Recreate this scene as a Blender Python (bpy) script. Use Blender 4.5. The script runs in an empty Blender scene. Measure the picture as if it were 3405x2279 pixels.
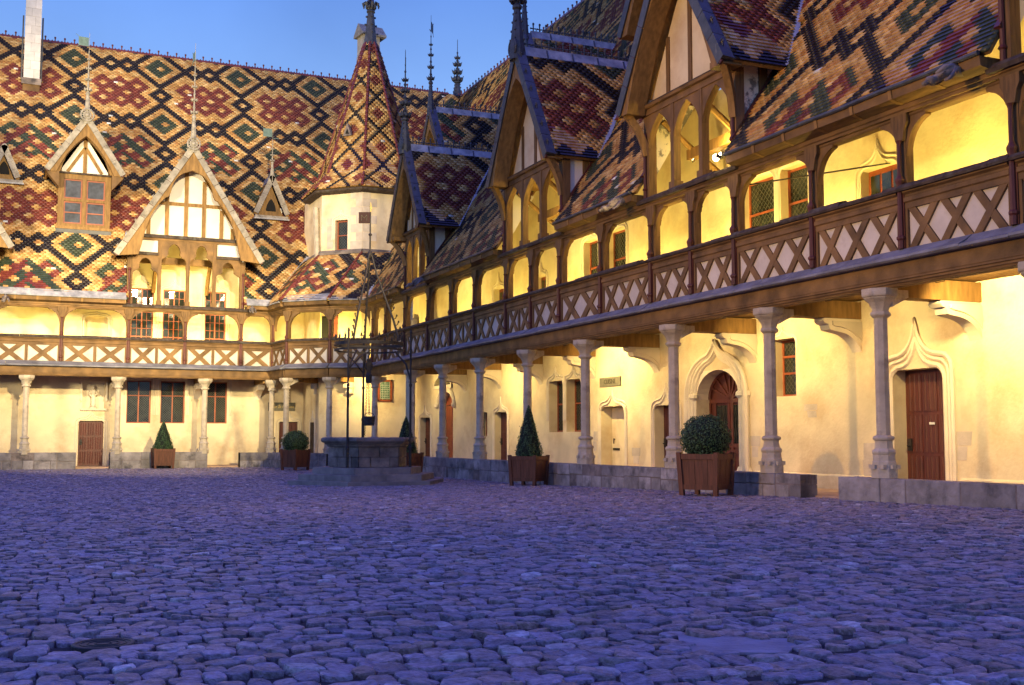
import bpy, math, random
import numpy as np
from mathutils import Vector, Matrix
random.seed(7); RN = np.random.RandomState(11)
SC = bpy.context.scene; COL = SC.collection
R = math.radians
# ------------------------------------------------------------------ camera
EYE = (0.0, 0.0, 1.4); YAW = R(24.12); TILT = R(4.77)
cam = bpy.data.cameras.new('camera'); CAM = bpy.data.objects.new('camera', cam); COL.objects.link(CAM)
cam.sensor_width = 36; cam.lens = 36 * 3790 / 3405; cam.clip_end = 2000; cam.clip_start = .05
CAM.location = EYE; CAM.rotation_euler = (math.pi / 2 + TILT, 0, -YAW); SC.camera = CAM
# ------------------------------------------------------------------ sky (dusk)
SUN_EL, SUN_ROT = R(-2.0), R(200)
W = bpy.data.worlds.new('World'); SC.world = W; W.use_nodes = True
nt = W.node_tree; nt.nodes.clear()
N = nt.nodes.new; L = nt.links.new
tc = N('ShaderNodeTexCoord'); sep = N('ShaderNodeSeparateXYZ'); rmp = N('ShaderNodeValToRGB')
L(tc.outputs['Generated'], sep.inputs[0]); L(sep.outputs['Z'], rmp.inputs[0])
el = rmp.color_ramp.elements
el[0].position = 0.0; el[0].color = (.46, .70, 1.0, 1)
el[1].position = 1.0; el[1].color = (.26, .30, 1.50, 1)
for p, c in ((.14, (.40, .66, 1.06, 1)), (.27, (.27, .52, 1.04, 1)), (.38, (.15, .35, .97, 1)), (.65, (.21, .26, 1.25, 1))):
    e = el.new(p); e.color = c
sky = N('ShaderNodeTexSky'); sky.sky_type = 'NISHITA'; sky.sun_disc = False
sky.sun_elevation = SUN_EL; sky.sun_rotation = SUN_ROT
bgA = N('ShaderNodeBackground'); bgB = N('ShaderNodeBackground'); addn = N('ShaderNodeAddShader'); wo = N('ShaderNodeOutputWorld')
nz = N('ShaderNodeTexNoise'); nz.inputs['Scale'].default_value = 3.4; nz.inputs['Detail'].default_value = 7
mxs = N('ShaderNodeMix'); mxs.data_type = 'RGBA'; mxs.blend_type = 'MULTIPLY'; mxs.inputs[0].default_value = .5
L(tc.outputs['Generated'], nz.inputs['Vector']); L(rmp.outputs[0], mxs.inputs[6]); L(nz.outputs['Fac'], mxs.inputs[7])
L(mxs.outputs[2], bgA.inputs[0]); L(sky.outputs[0], bgB.inputs[0])
bgA.inputs[1].default_value = 1.22; bgB.inputs[1].default_value = .10
L(bgA.outputs[0], addn.inputs[0]); L(bgB.outputs[0], addn.inputs[1]); L(addn.outputs[0], wo.inputs[0])
# afterglow: the sun is just under the horizon, a very weak wide source
sl = bpy.data.lights.new('sun', 'SUN'); sl.energy = .04; sl.angle = R(25); sl.color = (1, .8, .7)
so = bpy.data.objects.new('sun', sl); COL.objects.link(so); so.rotation_euler = (R(80), 0, R(-20))
SC.view_settings.view_transform = 'Standard'; SC.view_settings.look = 'None'
SC.view_settings.exposure = 0; SC.view_settings.gamma = 1
SC.render.engine = 'CYCLES'
SC.cycles.use_denoising = True; SC.cycles.max_bounces = 5; SC.cycles.diffuse_bounces = 3; SC.cycles.glossy_bounces = 2
SC.cycles.transmission_bounces = 2; SC.cycles.sample_clamp_indirect = 4; SC.cycles.caustics_reflective = False; SC.cycles.caustics_refractive = False
def lamp(name, kind, loc, to, power, color, radius=.08, cone=140, blend=.6, parent=None, size=.3):
    l = bpy.data.lights.new(name, kind); l.energy = power; l.color = color
    if kind == 'AREA': l.size = size
    else: l.shadow_soft_size = radius
    if kind == 'SPOT': l.spot_size = R(cone); l.spot_blend = blend
    o = bpy.data.objects.new(name, l); COL.objects.link(o); o.location = loc
    d = Vector(to) - Vector(loc); o.rotation_euler = d.to_track_quat('-Z', 'Y').to_euler()
    if parent: o.parent = parent
    return o
WARM = (1.0, .73, .28); YEL = (1.0, .74, .17)
# floodlights across the courtyard, aimed at the back wing and at the right wing, plus one added fill
lamp('flood_light', 'SPOT', (-16.0, 26.0, 8.0), (7.6, 54.0, 14.6), 74000, (1, .81, .47), 2.2, 46, .7)
lamp('flood_light', 'SPOT', (4.4, -3.0, 21.0), (5.2, 53.0, 11.5), 150000, (1, .80, .46), 1.0, 25, .7)  # added fill from behind the camera, softens hard shadows on the back roof
lamp('flood_light', 'SPOT', (10.5, -3.0, 15.0), (5.4, 53.0, 4.2), 135000, (1, .77, .38), .3, 17, .6)
lamp('flood_light', 'SPOT', (-14.0, 17.0, 8.4), (15.0, 18.5, 9.4), 20000, (1, .56, .16), .5, 64, 1.0)

# ------------------------------------------------------------------ materials
def mat(name, base, rough=.8, var=.25, scale=3.0, bump=.0, bscale=30., attr=False, spec=.35, hue=None, grain=None, metal=0, stain=None, detail=5, vo=.11, world=False):
    m = bpy.data.materials.new(name); m.use_nodes = True; n = m.node_tree.nodes; l = m.node_tree.links
    b = n['Principled BSDF']; b.inputs['Roughness'].default_value = rough; b.inputs['Metallic'].default_value = metal
    b.inputs['Specular IOR Level'].default_value = spec
    t = n.new('ShaderNodeTexCoord'); src = t.outputs['Object']
    if world: src = n.new('ShaderNodeNewGeometry').outputs['Position']
    osrc = src
    if grain:
        mp = n.new('ShaderNodeMapping'); mp.inputs['Scale'].default_value = grain; l.new(src, mp.inputs[0]); src = mp.outputs[0]
    no = n.new('ShaderNodeTexNoise'); no.inputs['Scale'].default_value = scale; no.inputs['Detail'].default_value = detail; l.new(src, no.inputs['Vector'])
    cr = n.new('ShaderNodeMapRange'); cr.inputs['From Min'].default_value = .3; cr.inputs['From Max'].default_value = .7
    cr.inputs['To Min'].default_value = 1 - var; cr.inputs['To Max'].default_value = 1 + var; l.new(no.outputs['Fac'], cr.inputs[0])
    vm = n.new('ShaderNodeVectorMath'); vm.operation = 'SCALE'; l.new(cr.outputs[0], vm.inputs['Scale'])
    if attr:
        at = n.new('ShaderNodeAttribute'); at.attribute_name = 'col'; l.new(at.outputs['Color'], vm.inputs[0])
    else:
        oi = n.new('ShaderNodeObjectInfo'); mr = n.new('ShaderNodeMapRange'); mr.inputs['To Min'].default_value = 1 - vo; mr.inputs['To Max'].default_value = 1 + vo
        l.new(oi.outputs['Random'], mr.inputs[0])
        v2 = n.new('ShaderNodeVectorMath'); v2.operation = 'SCALE'; v2.inputs[0].default_value = base; l.new(mr.outputs[0], v2.inputs['Scale']); l.new(v2.outputs[0], vm.inputs[0])
    out = vm.outputs[0]
    if stain:                                                       # (colour, scale, low, high) weathering patches
        n2 = n.new('ShaderNodeTexNoise'); n2.inputs['Scale'].default_value = stain[1]; n2.inputs['Detail'].default_value = 8; n2.inputs['Roughness'].default_value = .65
        l.new(osrc, n2.inputs['Vector'])
        m2 = n.new('ShaderNodeMapRange'); m2.inputs['From Min'].default_value = stain[2]; m2.inputs['From Max'].default_value = stain[3]; l.new(n2.outputs['Fac'], m2.inputs[0])
        mx = n.new('ShaderNodeMix'); mx.data_type = 'RGBA'; l.new(m2.outputs[0], mx.inputs[0]); l.new(out, mx.inputs[6]); mx.inputs[7].default_value = (*stain[0], 1); out = mx.outputs[2]
    l.new(out, b.inputs['Base Color'])
    if bump:
        nb = n.new('ShaderNodeTexNoise'); nb.inputs['Scale'].default_value = bscale; nb.inputs['Detail'].default_value = 6; l.new(src, nb.inputs['Vector'])
        bp = n.new('ShaderNodeBump'); bp.inputs['Strength'].default_value = bump; bp.inputs['Distance'].default_value = .02; l.new(nb.outputs['Fac'], bp.inputs['Height']); l.new(bp.outputs[0], b.inputs['Normal'])
    return m
def emit(name, col, s):
    m = bpy.data.materials.new(name); m.use_nodes = True; n = m.node_tree.nodes; n.clear()
    e = n.new('ShaderNodeEmission'); o = n.new('ShaderNodeOutputMaterial'); e.inputs[0].default_value = (*col, 1); e.inputs[1].default_value = s
    m.node_tree.links.new(e.outputs[0], o.inputs[0]); return m
M = dict(
    plaster=mat('plaster', (.76, .64, .42), .9, .14, 1.1, .45, 14, stain=((.52, .36, .20), .85, .47, .76)),
    plaster_pale=mat('plaster_pale', (.78, .72, .62), .9, .06, 2, .2, 20),
    plaster_infill=mat('plaster_infill', (.56, .50, .42), .9, .10, 3, .3, 20, stain=((.42, .35, .28), 2.5, .55, .8)),
    plaster_worn=mat('plaster_worn', (.74, .66, .50), .9, .08, 2, .4, 20, stain=((.22, .20, .17), 2.4, .50, .56)),
    timber=mat('timber', (.165, .092, .033), .7, .45, 2.2, .5, 18, grain=(1, 6, 1), stain=((.14, .085, .045), 1.3, .55, .8)),
    timber_up=mat('timber_upright', (.165, .092, .033), .7, .35, 2.2, .5, 18, grain=(8, 8, 1), stain=((.15, .09, .045), 1.3, .55, .8)),
    timber_gold=mat('timber_gold', (.24, .135, .042), .7, .3, 2.2, .4, 18, grain=(5, 5, 1)),
    timber_dark=mat('timber_dark', (.060, .042, .032), .8, .5, 6, .8, 14, stain=((.10, .11, .09), 3, .55, .75)),
    redwood=mat('red_painted_wood', (.088, .022, .015), .5, .25, 3, .2, 20, grain=(8, 8, 1), spec=.4),
    redframe=mat('red_window_frame', (.26, .065, .025), .5, .2, 4, spec=.4),
    planter=mat('planter_wood', (.115, .042, .022), .6, .3, 2.5, .25, 20, grain=(9, 9, .8), stain=((.06, .03, .02), 2, .55, .8)),
    stone=mat('pale_stone', (.49, .42, .31), .85, .22, 3, .7, 22, stain=((.25, .21, .17), 3.2, .52, .75)),
    stone_wall=mat('low_wall_stone', (.275, .25, .235), .9, .35, 2.6, 1.6, 9, stain=((.085, .08, .078), 1.9, .50, .68), vo=.26),
    stone_step=mat('step_stone', (.235, .20, .185), .85, .25, 3, .8, 14, stain=((.12, .10, .10), 2.2, .55, .78), vo=.12),
    stone_dark=mat('well_stone', (.215, .175, .15), .9, .35, 2.8, 1.5, 10, stain=((.055, .05, .05), 1.6, .48, .70), vo=.22),
    stone_warm=mat('dressed_stone', (.72, .62, .47), .85, .09, 2, .35, 24),
    paving=mat('gallery_paving', (.48, .32, .20), .8, .18, 2, .3, 20),
    lead=mat('lead_sheet', (.27, .275, .29), .5, .35, 4, .6, 9, spec=.5, stain=((.50, .48, .46), 2.2, .52, .72)),
    lead_dark=mat('dark_lead', (.050, .052, .058), .5, .35, 5, .4, 12, spec=.5, stain=((.17, .165, .155), 4, .6, .8)),
    slate=mat('slate_sill', (.155, .155, .175), .6, .35, 2.6, .9, 10, spec=.5, stain=((.28, .27, .27), 1.8, .55, .8)),
    verge=mat('verge_stone', (.31, .28, .23), .85, .25, 4, .8, 14, stain=((.15, .135, .11), 3.4, .50, .70)),
    tile=mat('glazed_tile', (.5, .3, .1), .42, .2, 5, .25, 30, attr=True, spec=.28, world=True),
    hip=mat('hip_tile_red', (.165, .040, .024), .45, .25, 5, .2, 20),
    iron=mat('wrought_iron', (.030, .024, .022), .6, .3, 8, .3, 30),
    copper=mat('green_copper', (.12, .19, .175), .7, .25, 6),
    glass=mat('window_glass', (.022, .027, .025), .06, .5, 3, .06, 5, spec=.5),
    glass_up=mat('pale_window_glass', (.060, .068, .09), .5, .35, 5, .03, 8, spec=.12),
    leading=mat('lead_came', (.075, .068, .055), .6, .1),
    cobble=mat('cobble_stone', (.2, .2, .2), .5, .50, 24, 1.0, 55, attr=True, spec=.5, detail=8, stain=((.075, .06, .075), 2.4, .56, .85), world=True),
    bed=mat('sand_bed', (.030, .025, .027), .95, .35, 6, .6, 30),
    slab=mat('grey_slab', (.235, .21, .26), .65, .22, 5, .8, 24, stain=((.12, .10, .12), 3, .52, .8)),
    castiron=mat('cast_iron', (.03, .03, .035), .55, .2, 9),
    leaf=mat('box_leaf', (.04, .075, .028), .55, .3, 14, attr=True, spec=.4),
    core=mat('interior_shade', (.012, .011, .010), .9, .2), twigs=mat('inner_twigs', (.010, .017, .009), .9, .2), quoin=mat('quoin_stone', (.55, .47, .38), .85, .16, 3, .4, 20), ashlar=mat('white_ashlar', (.70, .66, .60), .85, .10, 3, .3, 20),  # core: near-black colour stands in for shade in rooms, openings and recesses
    bark=mat('bark', (.06, .045, .03), .9, .3, 8),
    sign=mat('bronze_plate', (.13, .12, .085), .5, .2, 8),
    gilt=mat('letter_gilt', (.50, .36, .12), .5, .1),
    letter=mat('letter_dark', (.035, .03, .02), .7, .1),
    paper=mat('paper_notice', (.55, .45, .34), .8, .1),
    statue=mat('statue_stone', (.62, .55, .44), .85, .12, 5, .4, 24),
    flag=mat('flag_red', (.034, .010, .009), .6, .2),
    greenglass=mat('green_glass', (.03, .12, .075), .2, .3, 5, spec=.5),
    white=mat('white_label', (.7, .7, .66), .6, .05),
    bulb=emit('lit_lens', (1, .80, .45), 40),
    bulb_low=emit('lit_lens_soft', (1, .8, .4), 12),
)
# ------------------------------------------------------------------ mesh builder
class MB:
    def __init__(s): s.v = []; s.f = []; s.c = []
    def add(s, vs, fs, col=None):
        b = len(s.v); s.v += [tuple(p) for p in vs]; s.f += [tuple(i + b for i in f) for f in fs]
        if col is not None: s.c += [col] * len(fs)
        return s
    def hexa(s, p, col=None):      # 8 corners: bottom loop then top loop
        return s.add(p, [(3, 2, 1, 0), (4, 5, 6, 7), (0, 1, 5, 4), (1, 2, 6, 5), (2, 3, 7, 6), (3, 0, 4, 7)], col)
    def box(s, x0, x1, y0, y1, z0, z1, col=None):
        return s.hexa([(x0, y0, z0), (x1, y0, z0), (x1, y1, z0), (x0, y1, z0), (x0, y0, z1), (x1, y0, z1), (x1, y1, z1), (x0, y1, z1)], col)
    def prism(s, a, b):            # two equal loops of 3-D points
        n = len(a)
        return s.add(list(a) + list(b), [tuple(range(n))[::-1], tuple(range(n, 2 * n))] + [(i, (i + 1) % n, n + (i + 1) % n, n + i) for i in range(n)])
    def pw(s, poly, w0, w1): return s.prism([(u, w0, z) for u, z in poly], [(u, w1, z) for u, z in poly])
    def pu(s, poly, u0, u1): return s.prism([(u0, w, z) for w, z in poly], [(u1, w, z) for w, z in poly])
    def pz(s, poly, z0, z1): return s.prism([(x, y, z0) for x, y in poly], [(x, y, z1) for x, y in poly])
    def bar(s, p0, p1, w, h, up=(0, 0, 1)):
        p0 = Vector(p0); p1 = Vector(p1); d = (p1 - p0).normalized(); up = Vector(up)
        sd = d.cross(up); sd = sd.normalized() if sd.length > 1e-4 else Vector((1, 0, 0)); u2 = sd.cross(d).normalized()
        q = [(-w / 2, -h / 2), (w / 2, -h / 2), (w / 2, h / 2), (-w / 2, h / 2)]
        return s.prism([p0 + sd * a + u2 * b for a, b in q], [p1 + sd * a + u2 * b for a, b in q])
    def tube(s, path, r, n=6, closed=False):
        P = [Vector(p) for p in path]; k = len(P); rr = r if isinstance(r, (list, tuple)) else [r] * k; vs = []; ref = None
        for i in range(k):
            d = (P[(i + 1) % k] - P[i - 1]) if closed else (P[min(i + 1, k - 1)] - P[max(i - 1, 0)])
            d.normalize()
            if ref is None: ref = d.orthogonal().normalized()
            ref = (ref - d * ref.dot(d)).normalized(); b = d.cross(ref)
            vs += [P[i] + (ref * math.cos(2 * math.pi * j / n) + b * math.sin(2 * math.pi * j / n)) * rr[i] for j in range(n)]
        fs = [(i * n + j, i * n + (j + 1) % n, ((i + 1) % k) * n + (j + 1) % n, ((i + 1) % k) * n + j) for i in range(k if closed else k - 1) for j in range(n)]
        if not closed: fs += [tuple(range(n))[::-1], tuple(range((k - 1) * n, k * n))]
        return s.add(vs, fs)
    def lathe(s, prof, cx=0, cy=0, n=8, rot=0, squash=1):
        vs = []
        for r, z in prof:
            vs += [(cx + r * math.cos(rot + 2 * math.pi * j / n), cy + r * squash * math.sin(rot + 2 * math.pi * j / n), z) for j in range(n)]
        k = len(prof)
        fs = [(i * n + j, i * n + (j + 1) % n, (i + 1) * n + (j + 1) % n, (i + 1) * n + j) for i in range(k - 1) for j in range(n)]
        return s.add(vs, fs + [tuple(range(n))[::-1], tuple(range((k - 1) * n, k * n))])
    def blob(s, c, rx, ry=None, rz=None, n=7, m=4):
        ry = ry or rx; rz = rz or rx; vs = [(c[0], c[1], c[2] - rz)]
        for i in range(1, m):
            a = -math.pi / 2 + math.pi * i / m
            vs += [(c[0] + rx * math.cos(a) * math.cos(2 * math.pi * j / n), c[1] + ry * math.cos(a) * math.sin(2 * math.pi * j / n), c[2] + rz * math.sin(a)) for j in range(n)]
        vs.append((c[0], c[1], c[2] + rz)); e = len(vs) - 1
        fs = [(0, 1 + (j + 1) % n, 1 + j) for j in range(n)] + [(1 + i * n + j, 1 + i * n + (j + 1) % n, 1 + (i + 1) * n + (j + 1) % n, 1 + (i + 1) * n + j) for i in range(m - 2) for j in range(n)]
        fs += [(1 + (m - 2) * n + j, 1 + (m - 2) * n + (j + 1) % n, e) for j in range(n)]
        return s.add(vs, fs)
    def mesh(s, name, m, smooth=False):
        me = bpy.data.meshes.new(name); me.from_pydata([tuple(p) for p in s.v], [], s.f); me.materials.append(M[m] if isinstance(m, str) else m)
        if s.c:
            a = me.attributes.new('col', 'FLOAT_COLOR', 'FACE'); a.data.foreach_set('color', np.array([(*c, 1) for c in s.c], dtype=np.float32).ravel())
        if smooth: me.polygons.foreach_set('use_smooth', [True] * len(me.polygons))
        me.update(); return me
    def build(s, name, m, parent=None, loc=None, smooth=False, kind=None):
        return link(name, s.mesh(name, m, smooth), parent, loc, kind=kind)
def link(name, me, parent=None, loc=None, rot=None, kind=None):
    o = bpy.data.objects.new(name, me); COL.objects.link(o)
    if parent: o.parent = parent
    if loc is not None: o.location = loc
    if rot is not None: o.rotation_euler = rot
    if kind: o['kind'] = kind
    return o
def tag(o, label, cat, group=None):
    o['label'] = label; o['category'] = cat
    if group: o['group'] = group
    return o
def empty(name, loc=(0, 0, 0), rz=0, parent=None):
    o = bpy.data.objects.new(name, None); COL.objects.link(o); o.location = loc; o.rotation_euler = (0, 0, rz); o.empty_display_size = .2
    if parent: o.parent = parent
    return o
def copy_tree(o, parent=None, loc=None, rz=None):
    kids = [c for c in bpy.data.objects if c.parent == o] if o.get('_k') is None else o['_k']
    c = o.copy(); COL.objects.link(c); c.parent = parent
    if loc is not None: c.location = loc
    if rz is not None: c.rotation_euler = (0, 0, rz)
    for k in kids: copy_tree(k, c)
    return c
def arc(c, r, a0, a1, n, rz=None):
    rz = rz or r
    return [(c[0] + r * math.cos(R(a0 + (a1 - a0) * i / n)), c[1] + rz * math.sin(R(a0 + (a1 - a0) * i / n))) for i in range(n + 1)]
def bez(p0, p1, p2, n=8):
    return [((1 - t) ** 2 * p0[0] + 2 * t * (1 - t) * p1[0] + t * t * p2[0], (1 - t) ** 2 * p0[1] + 2 * t * (1 - t) * p1[1] + t * t * p2[1]) for t in [i / n for i in range(n + 1)]]
CP = np.array(EYE); CF = np.array([math.sin(YAW) * math.cos(TILT), math.cos(YAW) * math.cos(TILT), math.sin(TILT)])
CR = np.array([math.cos(YAW), -math.sin(YAW), 0]); CU = np.cross(CR, CF); FK = 3790 / 3405
def size_rank(P):      # how near the camera points lie, those outside its view last
    d = P - CP; z = d @ CF; x = FK * (d @ CR) / np.maximum(z, .1); y = FK * (d @ CU) / np.maximum(z, .1)
    return np.where((z > .5) & (np.abs(x) < .5) & (np.abs(y) < .335), z, 1e6 + np.abs(z))

# ------------------------------------------------------------------ ground
def gz(x, y): return float(np.interp(y, [-200, -20, 0, 12.8, 19.6, 25, 31, 38, 52, 200], [.50, .50, .44, .33, .235, .15, .035, .015, .08, .08]))
gb = MB(); ys = [-260, -60, -20, -5, 0, 6, 12.8, 16, 19.6, 25, 31, 38, 45, 52, 60, 300]; xs = [-300, -40, -10, 0, 10, 20, 40, 300]
gb.v = [(x, y, gz(x, y) - .022) for y in ys for x in xs]
gb.f = [(j * 8 + i, j * 8 + i + 1, (j + 1) * 8 + i + 1, (j + 1) * 8 + i) for j in range(len(ys) - 1) for i in range(7)]
GROUND = gb.build('courtyard_ground', 'bed', kind='structure')
CC = [(.215, .175, .225), (.195, .175, .225), (.245, .185, .20), (.165, .150, .205), (.25, .215, .25), (.225, .165, .165), (.35, .33, .37), (.095, .088, .115), (.205, .18, .25)]
CWT = [.18, .18, .15, .13, .09, .10, .035, .055, .08]
SLAB = [(2.98, 4.70), (3.42, 4.46), (3.72, 4.74), (3.22, 5.10)]
def on_slab(x, y):
    if (x - .50) ** 2 + (y - 6.05) ** 2 < .20 ** 2: return True
    return all((b[0] - a[0]) * (y - a[1]) - (b[1] - a[1]) * (x - a[0]) > .010 for a, b in zip(SLAB, SLAB[1:] + SLAB[:1]))
stones = []
y = 3.4
while y < 51.9:
    pitch = .112 + .05 * RN.rand(); x = -5.2 + RN.rand() * .2
    xm = min(15.5, 1.9 + y * 1.18); drift = RN.rand() * 6
    while x < xm:
        wd = .088 + .088 * RN.rand() ** 1.4; xc = x + wd / 2
        yc = y + .045 * math.sin(xc * 1.7 + drift) + .22 * math.sin(xc * .45 + .2 * y) + .018 * RN.randn()
        if not on_slab(xc, yc): stones.append((xc, yc, wd, pitch * (.90 + .14 * RN.rand())))
        x += wd + .002 + .012 * RN.rand() ** 2
    y += pitch
def stone_verts(n, wd, ln, h, top, rng):
    a0 = rng.rand() * .6; ring = []
    for j in range(n):
        a = 2 * math.pi * (j + .5) / n + (rng.rand() - .5) * .45
        c, s_ = math.cos(a), math.sin(a); k = 1 / max((abs(c) ** 5.5 + abs(s_) ** 5.5) ** (1 / 5.5), .1) * (.94 + .10 * rng.rand())
        ring.append((c * k * wd / 2, s_ * k * ln / 2))
    return ring
SP = np.array([(a, b, gz(a, b)) for a, b, _, _ in stones]); rank = size_rank(SP + np.array([0, 0, .02])); order = np.argsort(rank)
single = set(order[:300].tolist())
big = MB(); far = MB(); lastz = rank
for i, (xc, yc, wd, ln) in enumerate(stones):
    if i in single: continue
    z0 = gz(xc, yc); col = CC[RN.choice(9, p=CWT)]; f = .79 + .46 * RN.rand(); col = (col[0] * f, col[1] * f, col[2] * f)
    h = .007 * RN.randn(); h = max(min(h, .012), -.014); tx, ty = RN.randn(2) * .075
    rg = np.sqrt(xc * xc + yc * yc) + (6 if xc < -2 else 0); b = big
    n = 10 if rg < 13 else (8 if rg < 20 else 6)
    ring = stone_verts(n, wd, ln, 0, 0, RN)
    lev = [(1.02, -.05), (1.0, -.009 + h), (.965, -.001 + h), (.70, .002 + h)] if rg < 16 else [(1.0, -.05), (.99, -.006 + h), (.86, .002 + h)]
    vs = [(xc + a * k, yc + b_ * k, z0 + zz + (a * tx + b_ * ty) * k) for k, zz in lev for a, b_ in ring]
    fs = [(q * n + j, q * n + (j + 1) % n, (q + 1) * n + (j + 1) % n, (q + 1) * n + j) for q in range(len(lev) - 1) for j in range(n)] + [tuple(range((len(lev) - 1) * n, len(lev) * n))]
    b.add(vs, fs, col)
big.build('cobblestones', 'cobble', GROUND, kind='stuff')
CM = []
CC = [tuple(c * 1.1 for c in q) for q in CC]
for ci in range(9):
    for k in range(5):
        mb = MB(); ring = stone_verts(10, 1, 1, 0, 0, RN); n = 10; f = .74 + .1 * k
        lev = [(1.0, -.05), (1.0, -.010), (.97, -.002), (.84, .001), (.5, .002)]
        mb.add([(a * q, b_ * q, zz + RN.randn() * .0012) for q, zz in lev for a, b_ in ring], [(q * n + j, q * n + (j + 1) % n, (q + 1) * n + (j + 1) % n, (q + 1) * n + j) for q in range(4) for j in range(n)] + [tuple(range(4 * n, 5 * n))], tuple(c * f for c in CC[ci]))
        CM.append(mb.mesh('cobble', 'cobble'))
for i in sorted(single):
    xc, yc, wd, ln = stones[i]; ci = RN.choice(9, p=CWT)
    o = link('cobble', CM[ci * 5 + RN.randint(5)], GROUND, (xc, yc, gz(xc, yc) + max(min(.006 * RN.randn(), .010), -.012)), (RN.randn() * .07, RN.randn() * .07, RN.randn() * .06)); o.scale = (wd, ln, 1)
sb = MB(); z = gz(3.3, 4.8); sb.hexa([(2.98, 4.70, z - .05), (3.42, 4.46, z - .05), (3.72, 4.74, z - .05), (3.22, 5.10, z - .05), (2.98, 4.70, z - .009), (3.42, 4.46, z - .009), (3.72, 4.74, z - .009), (3.22, 5.10, z - .009)])
sb.build('paving_slab', 'slab', GROUND)
mh = empty('manhole_cover', (.50, 6.05, gz(.5, 6.05) - .012))
tag(mh, 'small round dark iron cover set among the cobbles', 'manhole cover')
MB().lathe([(.15, -.05), (.15, .012), (.145, .016), (.13, .016), (.128, .012)], n=28).build('lid', 'castiron', mh)
b = MB()
for rr in (.04, .075, .11): b.tube([(rr * math.cos(a), rr * math.sin(a), .013) for a in np.linspace(0, 2 * math.pi, 24, endpoint=False)], .004, 4, True)
b.build('raised_ring', 'castiron', mh)

# ------------------------------------------------------------------ tiled roofs
PAL = {'y': [(.41, .232, .076), (.48, .30, .115), (.36, .180, .058), (.54, .37, .165), (.42, .25, .09)], 'r': [(.150, .034, .026), (.175, .043, .030), (.120, .029, .027)],
       'k': [(.015, .011, .014), (.020, .014, .016), (.012, .010, .016)], 'g': [(.036, .050, .032), (.045, .058, .037), (.032, .044, .033)], 'w': [(.62, .62, .62)]}
TW, RH = .206, .1135
def cross(u, v): return (abs(v) < .5 and abs(u) < 1.01) or (abs(v) > .5 and abs(v) < 1.5 and abs(u) < .51)
def dia(u, v): return 2 * abs(u) + abs(v)
def main_pattern(u, v):
    band = int(math.floor((v + 19) / 38)); v0 = v - 38 * band; u0 = (u + 10) % 20 - 10
    if cross(u0, v0): return 'y'
    d = dia(u0, v0)
    if d < 6.6: return 'g'
    for cu in (-12, -8, 8, 12):
        if dia(u0 - cu, v0) < 6.3: return 'y' if cross(u0 - cu, v0) else 'k'
    for cv in (-19, 19):
        if dia(u0, v0 - cv) < 6.3: return 'y' if cross(u0, v0 - cv) else 'k'
    if 10.9 < d < 15.2: return 'k'
    uc = u % 20 - 10; k = int(math.floor(v / 38)); vc = v - 38 * k - 19
    for a, b in ((-4, 5), (0, 5), (4, 5), (-4, -5), (0, -5), (4, -5), (-2, 0), (2, 0)):
        q = dia(uc - a, vc - b)
        if cross(uc - a, vc - b): return 'y'
        if q < 6.2:
            if k % 2 == 0: return 'r'
            return 'r' if int(math.floor((2 * uc + vc * (1 if uc > 0 else -1) + 30) / 6)) % 2 else 'g'
    return 'y'
def turret_pattern(u, v):
    p = (2 * u + v + 8) % 16 - 8; q = (2 * u - v + 8) % 16 - 8; m = max(abs(p), abs(q))
    return 'k' if m > 6.2 else ('r' if m < 2.1 else 'y')
TILE_ME = {}
def tile_mesh(key, idx):
    if (key, idx) not in TILE_ME:
        mb = MB(); w = TW / 2 - .004; l0, l1 = -.012, RH + .02; a, b_ = .042, .006
        mb.hexa([(-w, l0, .0), (w, l0, .0), (w, l1, 0), (-w, l1, 0), (-w, l0, a), (w, l0, a), (w, l1, b_), (-w, l1, b_)], PAL[key][idx])
        TILE_ME[(key, idx)] = mb.mesh('tile', 'tile')
    return TILE_ME[(key, idx)]
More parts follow.
